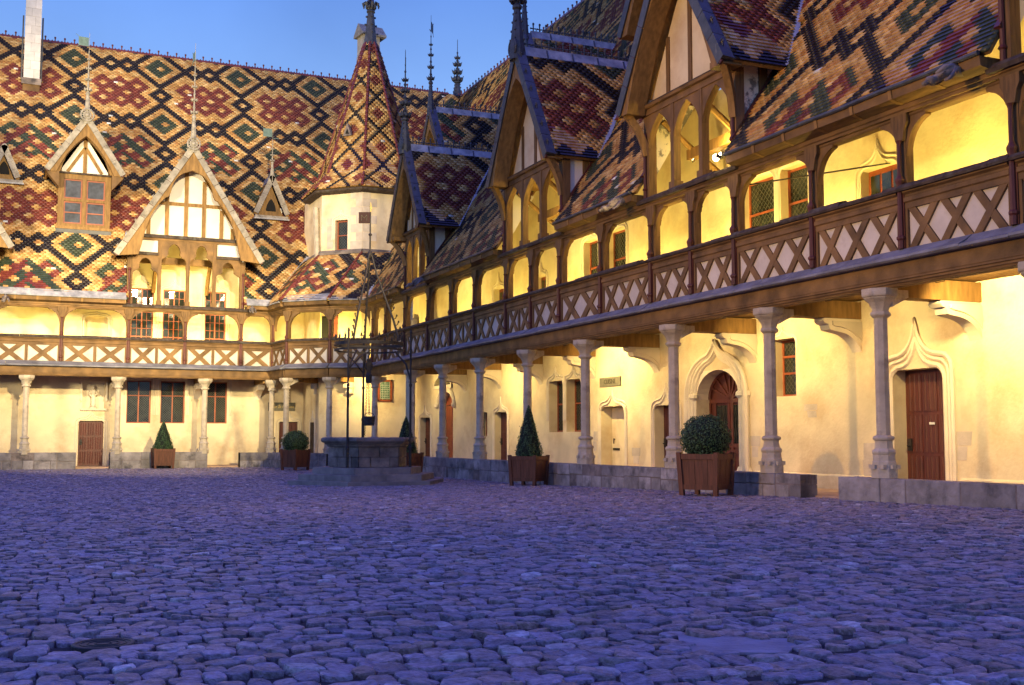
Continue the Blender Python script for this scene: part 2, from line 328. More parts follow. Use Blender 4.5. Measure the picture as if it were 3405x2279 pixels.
def tile_field(parent, P0, e, s, nrow, ivals, pattern, nsingle, u_off=0., v_off=0, tw=TW, rh=RH, frame=None, jit=.004, flare=None):
    """tiles on the plane P0 + a*e + b*s; ivals(row) -> [(a0,a1)]; each row staggered by half a tile"""
    P0 = np.array(P0, float); e = np.array(e, float); s = np.array(s, float); n = np.cross(e, s)
    cen = []; dat = []
    for r in range(nrow):
        for a0, a1 in ivals(r):
            if a1 - a0 < .03: continue
            st = .5 * tw if r % 2 else 0.0
            i0 = math.floor((a0 - st) / tw); i1 = math.ceil((a1 - st) / tw)
            for i in range(i0, i1):
                x0 = st + i * tw; x1 = x0 + tw; full = x0 >= a0 - 1e-6 and x1 <= a1 + 1e-6
                x0 = max(x0, a0); x1 = min(x1, a1)
                if x1 - x0 < .02: continue
                uc = (st + (i + .5) * tw) / tw + u_off; key = pattern(uc, r + v_off)
                if RN.rand() < .0022: key = 'w'
                dat.append((x0, x1, r, key, RN.randint(len(PAL[key])), full)); cen.append(P0 + e * (x0 + x1) / 2 + s * (r + .5) * rh)
    if not dat: return
    cen = np.array(cen); mw = np.array((frame or parent).matrix_world) if frame is None else np.array(frame)
    wp = cen @ mw[:3, :3].T + mw[:3, 3]; rk = size_rank(wp); rk = np.where([d[5] for d in dat], rk, 1e9)
    sel = set(np.argsort(rk)[:nsingle].tolist()); rot = Matrix((e, s, n)).transposed().to_4x4()
    V = []; Cc = []; k = 0
    for i, (x0, x1, r, key, idx, full) in enumerate(dat):
        lift = RN.rand() * jit + .010 + .010 * math.sin(x0 * .9 + r * .07) * math.sin(r * .13 + 1.3 * x0 * .3); tl = RN.randn() * .0035
        if i in sel and rk[i] < 1e6:
            o = link('tile', tile_mesh(key, idx), parent); o.matrix_local = Matrix.Translation(Vector(cen[i] - s * .5 * rh + n * lift)) @ rot
            continue
        g = .004; b0 = r * rh - .012; b1 = (r + 1) * rh + .02
        for (a, b_, h) in ((x0 + g, b0, 0), (x1 - g, b0, 0), (x1 - g, b1, 0), (x0 + g, b1, 0), (x0 + g, b0, .042 + lift + tl), (x1 - g, b0, .042 + lift - tl), (x1 - g, b1, .006 + lift), (x0 + g, b1, .006 + lift)):
            V.append(P0 + e * a + s * b_ + n * h)
        vv = (.80 + .38 * RN.rand()) * (1 + .12 * math.sin(x0 * 1.9 + r * .11) * math.sin(r * .21 + x0 * .4)); Cc.append(tuple(c * vv for c in PAL[key][idx]))
    k = len(Cc)
    if not k: return
    V = np.array(V, dtype=np.float32); base = np.arange(k)[:, None, None] * 8
    F = (np.array([[4, 5, 6, 7], [0, 1, 5, 4], [1, 2, 6, 5], [3, 0, 4, 7]])[None] + base).reshape(-1, 4)
    me = bpy.data.meshes.new('tiles'); me.vertices.add(len(V)); me.vertices.foreach_set('co', V.ravel()); me.loops.add(F.size); me.loops.foreach_set('vertex_index', F.ravel().astype(np.int32))
    me.polygons.add(len(F)); me.polygons.foreach_set('loop_start', np.arange(len(F), dtype=np.int32) * 4); me.update(calc_edges=True)
    at = me.attributes.new('col', 'FLOAT_COLOR', 'FACE'); cc = np.ones((k, 4), np.float32); cc[:, :3] = Cc; at.data.foreach_set('color', np.repeat(cc, 4, axis=0).ravel())
    me.materials.append(M['tile']); link('tiles', me, parent, kind='stuff')

# ------------------------------------------------------------------ gallery pieces (local frame: u right, w inwards, z up)
KR = 1.46; EZ0, EW0 = 7.36, -.30                       # main roof: z = EZ0 + (w-EW0)*KR
def zmain(w): return EZ0 + (w - EW0) * KR
def wmain(z): return EW0 + (z - EZ0) / KR
COLUMN = None
def column(parent, u, w=0, zb=.70, rz=0):
    global COLUMN
    r8 = math.pi / 8
    if COLUMN is None:
        s = MB().lathe([(.126, 1.40), (.120, 3.52)], n=8, rot=r8).mesh('column', 'stone')
        b = MB().lathe([(.290, .70), (.290, .86), (.268, .875), (.262, .98), (.245, 1.0), (.240, 1.10), (.262, 1.13), (.268, 1.16), (.245, 1.185), (.205, 1.21), (.190, 1.30), (.195, 1.345), (.235, 1.365), (.245, 1.395), (.225, 1.42), (.160, 1.44)], n=8, rot=r8)
        for k in range(8):
            a = k * math.pi / 4; b.box(.26 * math.cos(a) - .05, .26 * math.cos(a) + .05, .26 * math.sin(a) - .05, .26 * math.sin(a) + .05, .86, .93)
        b.v = [(x * .81, y * .81, z) for x, y, z in b.v]; b = b.mesh('base', 'stone')
        c = MB().lathe([(.146, 3.50), (.195, 3.535), (.205, 3.56), (.190, 3.59), (.160, 3.60), (.165, 3.64), (.19, 3.70), (.235, 3.765), (.30, 3.82), (.315, 3.835), (.315, 3.85), (.345, 3.865), (.355, 3.89), (.355, 3.999)], n=8, rot=r8)
        c.v = [(x * .92, y * .92, z) for x, y, z in c.v]
        c.pu([(.10, 3.68), (.42, 3.84), (.46, 3.86), (.46, 3.985), (.1, 3.985)], -.20, .20)
        COLUMN = (s, b, c.mesh('capital', 'stone'))
    o = link('column', COLUMN[0], parent, (u, w, 0), (0, 0, rz)); link('base', COLUMN[1], o); link('capital', COLUMN[2], o)
    return o
POST = None
def post(parent, u, top=6.95):
    global POST
    if POST is None:
        p = MB().box(-.085, .085, 0, .17, 5.60, 6.96); p.pw([(-.085, 6.50), (-.10, 6.56), (-.13, 6.70), (-.19, 6.80), (-.19, 6.955), (.19, 6.955), (.19, 6.80), (.13, 6.70), (.10, 6.56), (.085, 6.50)], -.07, .19)
        p.box(-.105, .105, -.05, .2, 6.60, 6.66)
        q = MB().lathe([(.062, 4.62), (.062, 4.76), (.085, 4.79), (.085, 4.82), (.055, 4.85), (.050, 5.58), (.07, 5.74), (.085, 5.79), (.085, 5.82), (.06, 5.86), (.042, 5.9), (.040, 6.45), (.06, 6.50)], 0, -.07, 8, math.pi / 8)
        q.box(-.075, .075, -.06, .005, 4.62, 5.58)
        POST = (p.mesh('post', 'timber_up'), q.mesh('colonnette', 'redwood'))
    o = link('post', POST[0], parent, (u, 0, 0)); link('colonnette', POST[1], o); return o
def brace(u, d, span, z1=6.90):
    s = min(.55, span * .27); zb = 6.22
    cur = bez((u + d * s, z1 - .05), (u + d * s * .22, z1 - .16), (u + d * .086, zb), 8)
    poly = [(u + d * .084, zb), (u + d * .084, z1), (u + d * s, z1)] + cur[:-1]
    return MB().pw(poly if d < 0 else poly[::-1], .02, .15)
def gallery(parent, posts, cells, u0, u1, dorm=(), gutter='lead', sheet=1.15, beams=True):
    """posts: u of each post; cells[i]: how many crosses between post i and i+1 (negative: with a stud between them)"""
    for p in posts: post(parent, p)
    segs = list(zip(posts[:-1], posts[1:]))
    for (a, b), n in zip(segs, cells):
        stud = n < 0; n = abs(n); a2, b2 = a + .075, b - .075
        MB().box(a2, b2, .01, .07, 4.56, 5.36).build('plaster_panel', 'plaster_infill', parent)
        cw = (b2 - a2 - .10) / n; t = .135 if cw < 1.0 else .17
        for k in range(n):
            x0 = a2 + .05 + k * cw + (.05 if stud and k else 0); x1 = a2 + .05 + (k + 1) * cw - (.05 if stud and k < n - 1 else 0)
            wob = RN.randn(4) * .012; sl = t * math.hypot(x1 - x0 - t, .72) / .72
            MB().pw([(x0 + wob[0], 4.60), (x0 + sl + wob[0], 4.60), (x1 + wob[1], 5.32), (x1 - sl + wob[1], 5.32)], -.032, .012).build('cross_timber', 'timber', parent)
            MB().pw([(x1 - sl + wob[2], 4.60), (x1 + wob[2], 4.60), (x0 + sl + wob[3], 5.32), (x0 + wob[3], 5.32)], -.028, .013).build('cross_timber', 'timber', parent)
            if stud and k < n - 1: MB().box(a2 + .05 + (k + 1) * cw - .06, a2 + .05 + (k + 1) * cw + .06, -.035, .014, 4.58, 5.33).build('stud', 'timber_up', parent)
        for x in (a2, b2 - .055): MB().box(x, x + .055, -.036, .014, 4.56, 5.33).build('stud', 'timber_up', parent)
        r = MB(); r.pu([(-.04, 5.30), (-.04, 5.40), (-.07, 5.42), (-.07, 5.49), (-.045, 5.51), (-.045, 5.545), (-.10, 5.575), (-.10, 5.60), (.12, 5.60), (.12, 5.30)], a2, b2); r.build('rail', 'timber', parent)
        cut = [a]; 
        while cut[-1] < b - 1.3: cut.append(cut[-1] + .75 + .5 * RN.rand())
        cut.append(b)
        for c0, c1 in zip(cut[:-1], cut[1:]):
            h = .012 * RN.randn(); MB().pu([(-.15, 5.602), (-.165, 5.64), (-.12, 5.70 + h), (.02, 5.735 + h), (.14, 5.69), (.14, 5.602)], c0 + .004, c1 - .004).build('rail_cap', 'timber_dark', parent)
        for u, d in ((a, 1), (b, -1)): brace(u, d, b - a).build('brace', 'timber', parent)
    # slate weathering course in single sheets
    x = u0
    while x < u1 - .05:
        x2 = min(x + sheet * (.85 + .3 * RN.rand()), u1); h = RN.rand() * .02; dz = .25 * (RN.rand() - .5) * .1
        MB().pu([(-.30, 4.385), (-.335, 4.40 + h), (-.33, 4.44 + h), (-.20, 4.50 + h + dz), (-.06, 4.60 + h), (-.03, 4.625), (.0, 4.625), (.0, 4.385)], x + .002, x2 - .002).build('slate_sheet', 'slate', parent); x = x2
    MB().pu([(-.16, 4.13), (-.16, 4.383), (.16, 4.383), (.16, 4.0), (-.08, 4.0), (-.09, 4.03), (-.12, 4.04), (-.12, 4.075), (-.15, 4.085), (-.15, 4.115)], u0, u1).build('bressummer_beam', 'timber', parent)
    MB().pu([(-.055, 6.96), (-.055, 7.01), (-.085, 7.03), (-.085, 7.10), (.19, 7.10), (.19, 6.89), (.03, 6.89), (.0, 6.92), (.0, 6.955)], u0, u1).build('wall_plate', 'timber', parent)
    # eaves between dormers
    edges = [u0]
    for a, b in dorm: edges += [a, b]
    edges.append(u1)
    for a, b in zip(edges[::2], edges[1::2]):
        if b - a < .1: continue
        k = max(1, round((b - a) / .95)); st = (b - a) / k
        for i in range(k):
            MB().pu([(-.10, 7.103), (-.34, 7.16), (-.36, 7.31), (.19, 7.31), (.19, 7.103)], a + i * st + .003, a + (i + 1) * st - .003).build('eaves_board', 'timber', parent)
            if i: MB().pu([(-.105, 7.095), (-.36, 7.155), (-.38, 7.312), (-.33, 7.312), (-.1, 7.13)], a + i * st - .04, a + i * st + .04).build('eaves_rib', 'timber_gold', parent)
        g = MB()
        if gutter == 'roll': g.tube([(a + t * (b - a), -.385, 7.345 + .008 * math.sin(t * 21)) for t in np.linspace(0, 1, 14)], .042, 7)
        else: g.pu([(-.44, 7.32), (-.45, 7.345), (-.14, 7.66), (-.12, 7.64), (-.36, 7.313)], a - .02, b + .02)
        g.build('gutter', 'lead_dark' if gutter == 'roll' else 'lead', parent)
def slope_under(parent, pts, t=.07, m='timber_gold', name='roof_boarding'):
    p = [Vector(q) for q in pts]; n = (p[1] - p[0]).cross(p[2] - p[0]).normalized()
    MB().prism([q - n * t for q in p], [q - n * .002 for q in p]).build(name, m, parent)
def tie(parent, u, w=2.2):
    MB().box(u - .17, u + .17, .16, w, 3.86, 4.22).build('tie_beam', 'timber_gold', parent)
    c = [(w, 3.855), (w - .95, 3.855), (w - .97, 3.80), (w - .90, 3.74), (w - .84, 3.735), (w - .80, 3.62), (w - .70, 3.60)] + bez((w - .66, 3.59), (w - .15, 3.56), (w, 3.18), 8)[1:]
    MB().pu(c[::-1], u - .15, u + .15).build('corbel', 'stone_warm', parent)
    MB().pu([(w - .001, 3.80), (w - .75, 3.80), (w - .75, 3.72)] + bez((w - .7, 3.70), (w - .2, 3.66), (w - .001, 3.36), 6), u - .19, u + .19).build('corbel_rib', 'stone_warm', parent)
def wall(parent, u0, u1, z0, z1, holes, w=2.2, t=.45, m='plaster', name='wall'):
    cuts = sorted({u0, u1} | {min(max(h[0], u0), u1) for h in holes} | {min(max(h[1], u0), u1) for h in holes}); b = MB()
    for a, c in zip(cuts[:-1], cuts[1:]):
        hs = sorted((h[2], h[3]) for h in holes if h[0] < (a + c) / 2 < h[1]); z = z0
        for h0, h1 in hs:
            if h0 > z: b.box(a, c, w, w + t, z, h0)
            z = max(z, h1)
        if z1 > z: b.box(a, c, w, w + t, z, z1)
    b.build(name, m, parent)
def ogee(u0, u1, z0, z1, rise, leg=None):
    uc = (u0 + u1) / 2; q = min(.28, (u1 - u0) * .2)
    left = [(u0, z0), (u0, z1 - q)] + arc((u0 + q, z1 - q), q, 180, 90, 4)[1:] + bez((u0 + q, z1), (uc - .06, z1 + .02), (uc, z1 + rise), 7)[1:]
    return left + [(2 * uc - a, z) for a, z in left[::-1][1:]]
def surround(parent, u0, u1, z0, z1, rise, w=2.2, k=3, r=.045, m='stone_warm', name='moulded_surround', gap=.085):
    b = MB(); base = .06
    for i in range(k):
        o = base + i * gap; path = ogee(u0 - o, u1 + o, z0, z1 + o, rise + o * .35)
        b.tube([(u, w - .012 * i + .005, z) for u, z in path], [r * (1.0 if i != 1 else .75)] * len(path), 6)
    # lintel infill under the ogee
    b.build(name, m, parent)
def panel_door(parent, u0, u1, z0, z1, w, cols=3, rows=3, m='redwood', handle=True, arch=None):
    d = MB().box(u0, u1, w, w + .06, z0, z1).build('door', m, parent)
    cw = (u1 - u0 - .10) / cols; rh = (z1 - z0 - .10) / rows
    for i in range(cols):
        for j in range(rows):
            x0 = u0 + .05 + i * cw + .02; x1 = x0 + cw - .04; a = z0 + .05 + j * rh + .03; c = a + rh - .06; b = MB(); k = 3
            b.box(x0, x1, w - .012, w + .004, a, c)
            for q in range(k):
                xx = x0 + (q + .5) * (x1 - x0) / k; b.pz([(xx - .03, w - .01), (xx, w - .022), (xx + .03, w - .01)], a + .02, c - .02)
            b.build('panel', m, d)
    if handle:
        MB().box(u0 + .06, u0 + .17, w - .045, w, z0 + .92, z0 + 1.16).tube([(u0 + .11, w - .05, z0 + 1.0), (u0 + .11, w - .10, z0 + 1.02), (u0 + .19, w - .10, z0 + 1.02)], .012, 6).build('handle', 'iron', d)
    return d
def lattice(b, u0, u1, z0, z1, w, step=.12, r=.006):
    for sgn in (1, -1):
        c = u0 - (z1 - z0) if sgn > 0 else u0
        end = u1 if sgn > 0 else u1 + (z1 - z0)
        while c < end:
            # line u = c + sgn*(z-z0)
            za, zb = z0, z1
            ua, ub = c, c + sgn * (z1 - z0)
            pts = []
            for (uu, zz) in ((ua, za), (ub, zb)): pts.append([uu, zz])
            for p in pts:
                if p[0] < u0: p[1] = z0 + sgn * (u0 - c); p[0] = u0
                if p[0] > u1: p[1] = z0 + sgn * (u1 - c); p[0] = u1
            if z0 - 1e-6 <= pts[0][1] <= z1 + 1e-6 and z0 - 1e-6 <= pts[1][1] <= z1 + 1e-6 and abs(pts[0][0] - pts[1][0]) > .01:
                b.bar((pts[0][0], w, pts[0][1]), (pts[1][0], w, pts[1][1]), r * 2, r * 2, (0, 1, 0))
            c += step
def window(parent, u0, u1, z0, z1, w, cols=2, rows=(.62, 1.0), bars=None, lat=None, gm='glass', fm='redframe', fw=.055, name='window'):
    """frame is the part; panes and leading its sub-parts. rows: upper edges as shares of the height; bars: (nx, nz) glazing bars per light"""
    f = MB(); f.box(u0, u1, w, w + .07, z0, z0 + fw).box(u0, u1, w, w + .07, z1 - fw, z1).box(u0, u0 + fw, w, w + .07, z0 + fw, z1 - fw).box(u1 - fw, u1, w, w + .07, z0 + fw, z1 - fw)
    iu0, iu1, iz0, iz1 = u0 + fw, u1 - fw, z0 + fw, z1 - fw; cs = [iu0 + (iu1 - iu0) * i / cols for i in range(cols + 1)]; zs = [iz0] + [iz0 + (iz1 - iz0) * r for r in rows]
    for c in cs[1:-1]: f.box(c - fw * .5, c + fw * .5, w - .01, w + .06, iz0, iz1)
    for zz in zs[1:-1]: f.box(iu0, iu1, w - .006, w + .064, zz - fw * .45, zz + fw * .45)
    if bars:
        for i in range(cols):
            for j in range(len(zs) - 1):
                for a in range(1, bars[0]): x = cs[i] + (cs[i + 1] - cs[i]) * a / bars[0]; f.box(x - .011, x + .011, w + .012, w + .045, zs[j], zs[j + 1])
                for a in range(1, bars[1]): x = zs[j] + (zs[j + 1] - zs[j]) * a / bars[1]; f.box(cs[i], cs[i + 1], w + .014, w + .047, x - .011, x + .011)
    o = f.build(name, fm, parent)
    nb = bars or (1, 1)
    for i in range(cols):
        for j in range(len(zs) - 1):
            for a in range(nb[0]):
                for c in range(nb[1]):
                    x0 = cs[i] + (cs[i + 1] - cs[i]) * a / nb[0]; x1 = cs[i] + (cs[i + 1] - cs[i]) * (a + 1) / nb[0]; q0 = zs[j] + (zs[j + 1] - zs[j]) * c / nb[1]; q1 = zs[j] + (zs[j + 1] - zs[j]) * (c + 1) / nb[1]
                    tx = RN.randn() * .006
                    MB().hexa([(x0, w + .03 + tx, q0), (x1, w + .03 - tx, q0), (x1, w + .04 - tx, q0), (x0, w + .04 + tx, q0), (x0, w + .03 + tx * .5, q1), (x1, w + .03 - tx, q1), (x1, w + .04 - tx, q1), (x0, w + .04 + tx * .5, q1)]).build('pane', gm, o)
            if lat:
                b = MB(); lattice(b, cs[i] + .03, cs[i + 1] - .03, zs[j] + .03, zs[j + 1] - .03, w + .022, lat * 1.25, .0045)
                if b.v: b.build('leading', 'leading', o)
    return o
FIN = {}
def finial(parent, loc, h=3.7, r=.26, vane=None, m='lead_dark', tipm=None):
    """tall lead finial with crocketed knobs"""
    key = (h, r, m)
    if key not in FIN:
        b = MB(); q = h
        b.lathe([(r, -.35), (r * .95, 0), (r * .62, q * .16), (r * .42, q * .26), (r * .62, q * .27), (r * .62, q * .285), (r * .34, q * .30), (r * .26, q * .36), (r * .40, q * .37), (r * .24, q * .39), (r * .20, q * .50), (r * .34, q * .51), (r * .18, q * .53), (r * .16, q * .64), (r * .28, q * .65), (r * .13, q * .67), (r * .10, q * .78), (r * .2, q * .79), (r * .06, q * .81), (r * .05, q), (.008, q * 1.03)], n=8)
        for zc, rr in ((.325, 1.0), (.45, .86), (.585, .74), (.70, .52)):
            for k in range(7):
                a = 2 * math.pi * k / 7; R_ = r * rr
                b.blob((R_ * .72 * math.cos(a), R_ * .72 * math.sin(a), q * zc), R_ * .34, R_ * .34, R_ * .42, 5, 3)
                b.tube([(R_ * .9 * math.cos(a), R_ * .9 * math.sin(a), q * zc), (R_ * 1.12 * math.cos(a), R_ * 1.12 * math.sin(a), q * zc + R_ * .55)], [R_ * .16, R_ * .05], 4)
        for k in range(4):
            for t in (.06, .12, .18, .235):
                a = k * math.pi / 2 + math.pi / 4; rad = r * (1 - t * 2.2); b.blob((rad * math.cos(a), rad * math.sin(a), q * t), r * .17, None, None, 5, 3)
        FIN[key] = b.mesh('finial', m)
    o = link('finial', FIN[key], parent, loc)
    b = MB().lathe([(r * .55, -.05), (r * .85, .0), (r * .55, .05)], n=12)
    if vane:
        sx, col = vane; z0 = h * .86; t = Vector((math.cos(sx), math.sin(sx), 0)); n = Vector((-t.y, t.x, 0)) * .008; wv, hv = .46, .40
        v = MB(); P = [Vector((0, 0, z0)) + t * .03, Vector((0, 0, z0)) + t * wv, Vector((0, 0, z0 + hv)) + t * wv, Vector((0, 0, z0 + hv)) + t * .03]
        v.prism([p - n for p in P], [p + n for p in P]); 
        for zz, ex in ((z0 + hv, .12), (z0, .1)): v.tube([Vector((0, 0, zz)) + t * wv * .95, Vector((0, 0, zz + (.1 if zz > z0 else -.1))) + t * (wv + ex)], .012, 4)
        v.tube([Vector((0, 0, z0 - .06)) - t * .28, Vector((0, 0, z0 - .06))], [.02, .012], 5); v.build('weathervane', col, o)
    return o
CROCK = {}
def crocket(parent, loc, s=1.0, m='verge'):
    if m not in CROCK:
        CROCK[m] = [MB().tube([(0, 0, -.04), (0, 0, .05), (0, -.03, .11)], [.035, .03, .02], 5).blob((-.045, -.02, .10), .04, .03, .035, 5, 3).blob((.045, -.02, .10), .04, .03, .035, 5, 3).blob((0, -.03, .15), .035, None, None, 5, 3).mesh('crocket', m)]
    o = link('crocket', CROCK[m][0], parent, loc); o.scale = (s, s, s); return o
def ridge_lead(parent, u, w0, w1, z, crest=True):
    MB().pu([], 0, 0) if False else None
    b = MB(); k = 1.58; b.prism([(u - .2, w0, z - .2 * k + .03), (u + .2, w0, z - .2 * k + .03), (u + .05, w0, z + .10), (u - .05, w0, z + .10)], [(u - .2, w1, z - .2 * k + .03), (u + .2, w1, z - .2 * k + .03), (u + .05, w1, z + .10), (u - .05, w1, z + .10)])
    b.tube([(u, w0, z + .11), (u, w1, z + .11)], .05, 6)
    o = b.build('ridge_capping', 'lead', parent); q = w0 + .7
    while q < w1 - .2: MB().prism([(u - .215, q, z - .2 * k + .03), (u + .215, q, z - .2 * k + .03), (u + .06, q, z + .115), (u - .06, q, z + .115)], [(u - .215, q + .05, z - .2 * k + .03), (u + .215, q + .05, z - .2 * k + .03), (u + .06, q + .05, z + .115), (u - .06, q + .05, z + .115)]).build('lead_roll', 'lead_dark', o); q += .8 + .2 * RN.rand()
    if crest:
        c = MB(); w = w0 + .1
        while w < w1 - .05:
            c.bar((u, w, z + .12), (u, w, z + .38), .035, .035); c.bar((u, w - .10, z + .24), (u, w + .10, z + .24), .03, .03)
            c.blob((u, w, z + .40), .045, None, .06, 5, 3); c.blob((u, w - .09, z + .24), .038, None, None, 5, 3); c.blob((u, w + .09, z + .24), .03, None, None, 5, 3)
            c.tube([(u, w + .06, z + .13), (u, w + .11, z + .2), (u, w + .17, z + .13)], .012, 4); w += .24
        c.build('cresting', 'lead_dark', o)
def gothic_heads(parent, xs, ztop, zs, w0=-.03, w1=.12, cusp=False, zplate=None, m='timber'):
    """pierced timber heads between mullions: a pointed arch cut out of each board"""
    for a, b, zt in xs:
        uc = (a + b) / 2; h = zt
        left = bez((a, zs), (a + .0, h - .42 * (h - zs)), (uc, h + .06), 9)
        if cusp:
            q = (h - zs); left = [(a, zs)] + arc((a + .10 * (b - a) + .1, zs + .05 * q), .10 * (b - a) + .1, 180, 95, 4)[1:] + [(a + .27 * (b - a), zs + .42 * q)] + bez((a + .25 * (b - a), zs + .52 * q), (a + .27 * (b - a), h - .08 * q), (uc, h - .02), 5)
        zp = zplate or h + .12
        MB().pw((left + [(uc, zp), (a, zp)])[::-1], w0, w1).build('arched_head', m, parent)
        MB().pw(([(2 * uc - x, z) for x, z in left] + [(uc, zp), (b, zp)]), w0, w1).build('arched_head', m, parent)
def dormer(parent, u0, u1, uc, hw, zeave, zapex, wf=0., wv=-.6, zsill=7.1, zcol=9.42, lights=3, style='gallery', fin=3.6, vane=None, nsingle=0, tl=True, crest=True, finm='lead_dark', cheek='plaster_pale', timb='timber', boards='timber_gold', verge_m='lead_dark', pat_u=0, frame=None, capm=None):
    d = empty('dormer', (0, 0, 0), 0, parent); k = (zapex - zeave) / hw; K = math.sqrt(1 + k * k); capm = capm or verge_m
    up = timb if timb != 'timber' else 'timber_up'
    rh = RH; sl = hw * K; nrow = int((sl - .16) / rh); frame = np.array(parent.matrix_world)
    for sg in (1, -1):
        # roof covering
        e = (0, 1, 0) if sg > 0 else (0, -1, 0); s = (-sg / K, 0, k / K); P0 = (uc + sg * hw, 0, zeave + .09)
        def iv(r, sg=sg):
            z = zeave + .09 + (r + .5) * rh * k / K; wb = wmain(z) + .22
            a, b = wv + .26, max(wb, wv + .3)
            return [(a, b)] if sg > 0 else [(-b, -a)]
        if sg > 0 or tl: tile_field(d, P0, e, s, nrow, iv, main_pattern, nsingle if sg > 0 else 0, pat_u, 40 if style == 'small' else 2, frame=frame)
        wb0, wb1 = wmain(zeave), wmain(zapex)
        p = [(uc + sg * hw, wv, zeave + .085), (uc, wv, zapex + .085), (uc, wb1 + .15, zapex + .085), (uc + sg * hw, wb0 + .1, zeave + .085)]
        n = Vector((sg * k / K, 0, 1 / K)); MB().prism([Vector(q) - n * .09 for q in p], [Vector(q) - n * .004 for q in p]).build('roof_boarding', boards, d)
        # capping along the verge in single pieces, with crockets
        m = max(4, int(sl / .62))
        for i in range(m):
            t0, t1 = i / m, (i + 1) / m - .004; q = []
            A = lambda t, off, w: (uc + sg * hw * (1 - t) + n.x * off, w, zeave + .085 + (zapex - zeave) * t + n.z * off)
            MB().hexa([A(t0, -.17, wv - .05), A(t1, -.17, wv - .05), A(t1, -.10, wv + .27), A(t0, -.10, wv + .27), A(t0, .085, wv - .05), A(t1, .085, wv - .05), A(t1, .045, wv + .27), A(t0, .045, wv + .27)]).build('verge_capping', capm, d)
            if style != 'tiny' or i % 2: crocket(d, A((t0 + t1) / 2, .07, wv + .08), .8 if hw > 1.2 else .55, verge_m)
        # bargeboard with a curved lower edge
        if hw > 1.1:
            x = uc + sg * (hw - .10); zin = zapex - .75
            if style == 'trefoil':
                inner = [(uc, zapex - 1.06)] + bez((uc + sg * .12, zapex - 1.12), (uc + sg * .82, zapex - 1.28), (uc + sg * .92, zapex - 2.15), 7)[1:] + [(uc + sg * 1.0, zapex - 2.3)] + bez((uc + sg * 1.12, zapex - 2.36), (uc + sg * 1.95, zapex - 3.1), (uc + sg * (hw - 1.0), zeave - .05), 7)
                inner[-1] = (uc + sg * (hw - .95), zeave + .1)
            else:
                inner = bez((uc, zapex - .80), (uc + sg * .44 * hw, zapex - 1.35), (uc + sg * (hw - .42), zeave + .0), 8)
            poly = [(uc + sg * (hw - .02), zeave), (uc, zapex)] + inner
            w1 = wv + (.5 if style != 'trefoil' else .18)
            MB().pw(poly if sg > 0 else poly[::-1], wv + .004, w1).build('bargeboard', boards if style != 'gallery' else 'timber_gold', d)
            MB().bar((uc + sg * (hw - .03), wv - .02, zeave + .0), (uc, wv - .02, zapex - .03), .05, .10, (0, 0, 1)).build('moulding', 'redwood', d)
        else:
            MB().bar((uc + sg * hw * .97, wv + .03, zeave - .02), (uc, wv + .03, zapex - .06), .06, .16, (0, 0, 1)).build('bargeboard', 'timber_gold', d)
        # cheek wall
        ue = u1 if sg > 0 else u0; zt = zapex - k * abs(ue - uc) - .1; zt += .06
        wb = wmain(zsill); poly = [(wf + .05, zmain(wf) - .3), (wf + .05, zt), (max(wmain(zt), wf + .1) + .1, zt)]
        MB().pu(poly, ue - (.13 if sg > 0 else -.03), ue - (.03 if sg > 0 else -.13)).build('cheek', cheek, d)
        if style == 'gallery':
            wq = wmain(zt); MB().pu([(wf + .62, zmain(wf + .62) - .05), (wf + .62, zt), (wf + .84, zt), (wf + .84, zmain(wf + .84) - .05)], ue - (.16 if sg > 0 else 0), ue - (0 if sg > 0 else -.16)).build('stud', 'timber_up', d)
            MB().bar((ue - sg * .02, EW0 + .2, zmain(EW0 + .2) + .07), (ue - sg * .02, wq + .05, zmain(wq + .05) + .07), .12, .10, (0, 0, 1)).build('flashing_board', 'redwood', d)
            # lead valley
            a = Vector((uc + sg * hw, wmain(zeave) + .02, zeave + .12)); b_ = Vector((uc + sg * .1, wmain(zapex - .15) + .02, zapex - .02)); nn = Vector((sg * .6, -.45, .66)).normalized()
            sd = (b_ - a).normalized().cross(nn) * .13
            MB().prism([a - sd, a + sd, a + sd + nn * .03, a - sd + nn * .03], [b_ - sd * .6, b_ + sd * .6, b_ + sd * .6 + nn * .03, b_ - sd * .6 + nn * .03]).build('valley_flashing', 'lead', d)
    ridge_lead(d, uc, wv + .28, wmain(zapex) + .1, zapex + .05, crest)
    if fin: finial(d, (uc, wv + .05, zapex + .1), fin, .25 if style == 'gallery' else (.16 if hw > 1.2 else .11), vane, finm)
    if hw > 1.3 and style != 'small':
        q = MB(); c = (uc, wv - .10, zapex + .12)
        for rr, th in ((.27, .035), (.15, .03)): q.tube([(c[0] + rr * math.cos(a), c[1], c[2] + rr * math.sin(a)) for a in np.linspace(0, 2 * math.pi, 16, endpoint=False)], th, 5, True)
        for a in range(0, 360, 30): q.bar((c[0], c[1], c[2]), (c[0] + .33 * math.cos(R(a)), c[1], c[2] + .33 * math.sin(R(a))), .025, .025, (0, 1, 0))
        q.blob(c, .08, .06, .08, 8, 5).build('rosette', finm, d)
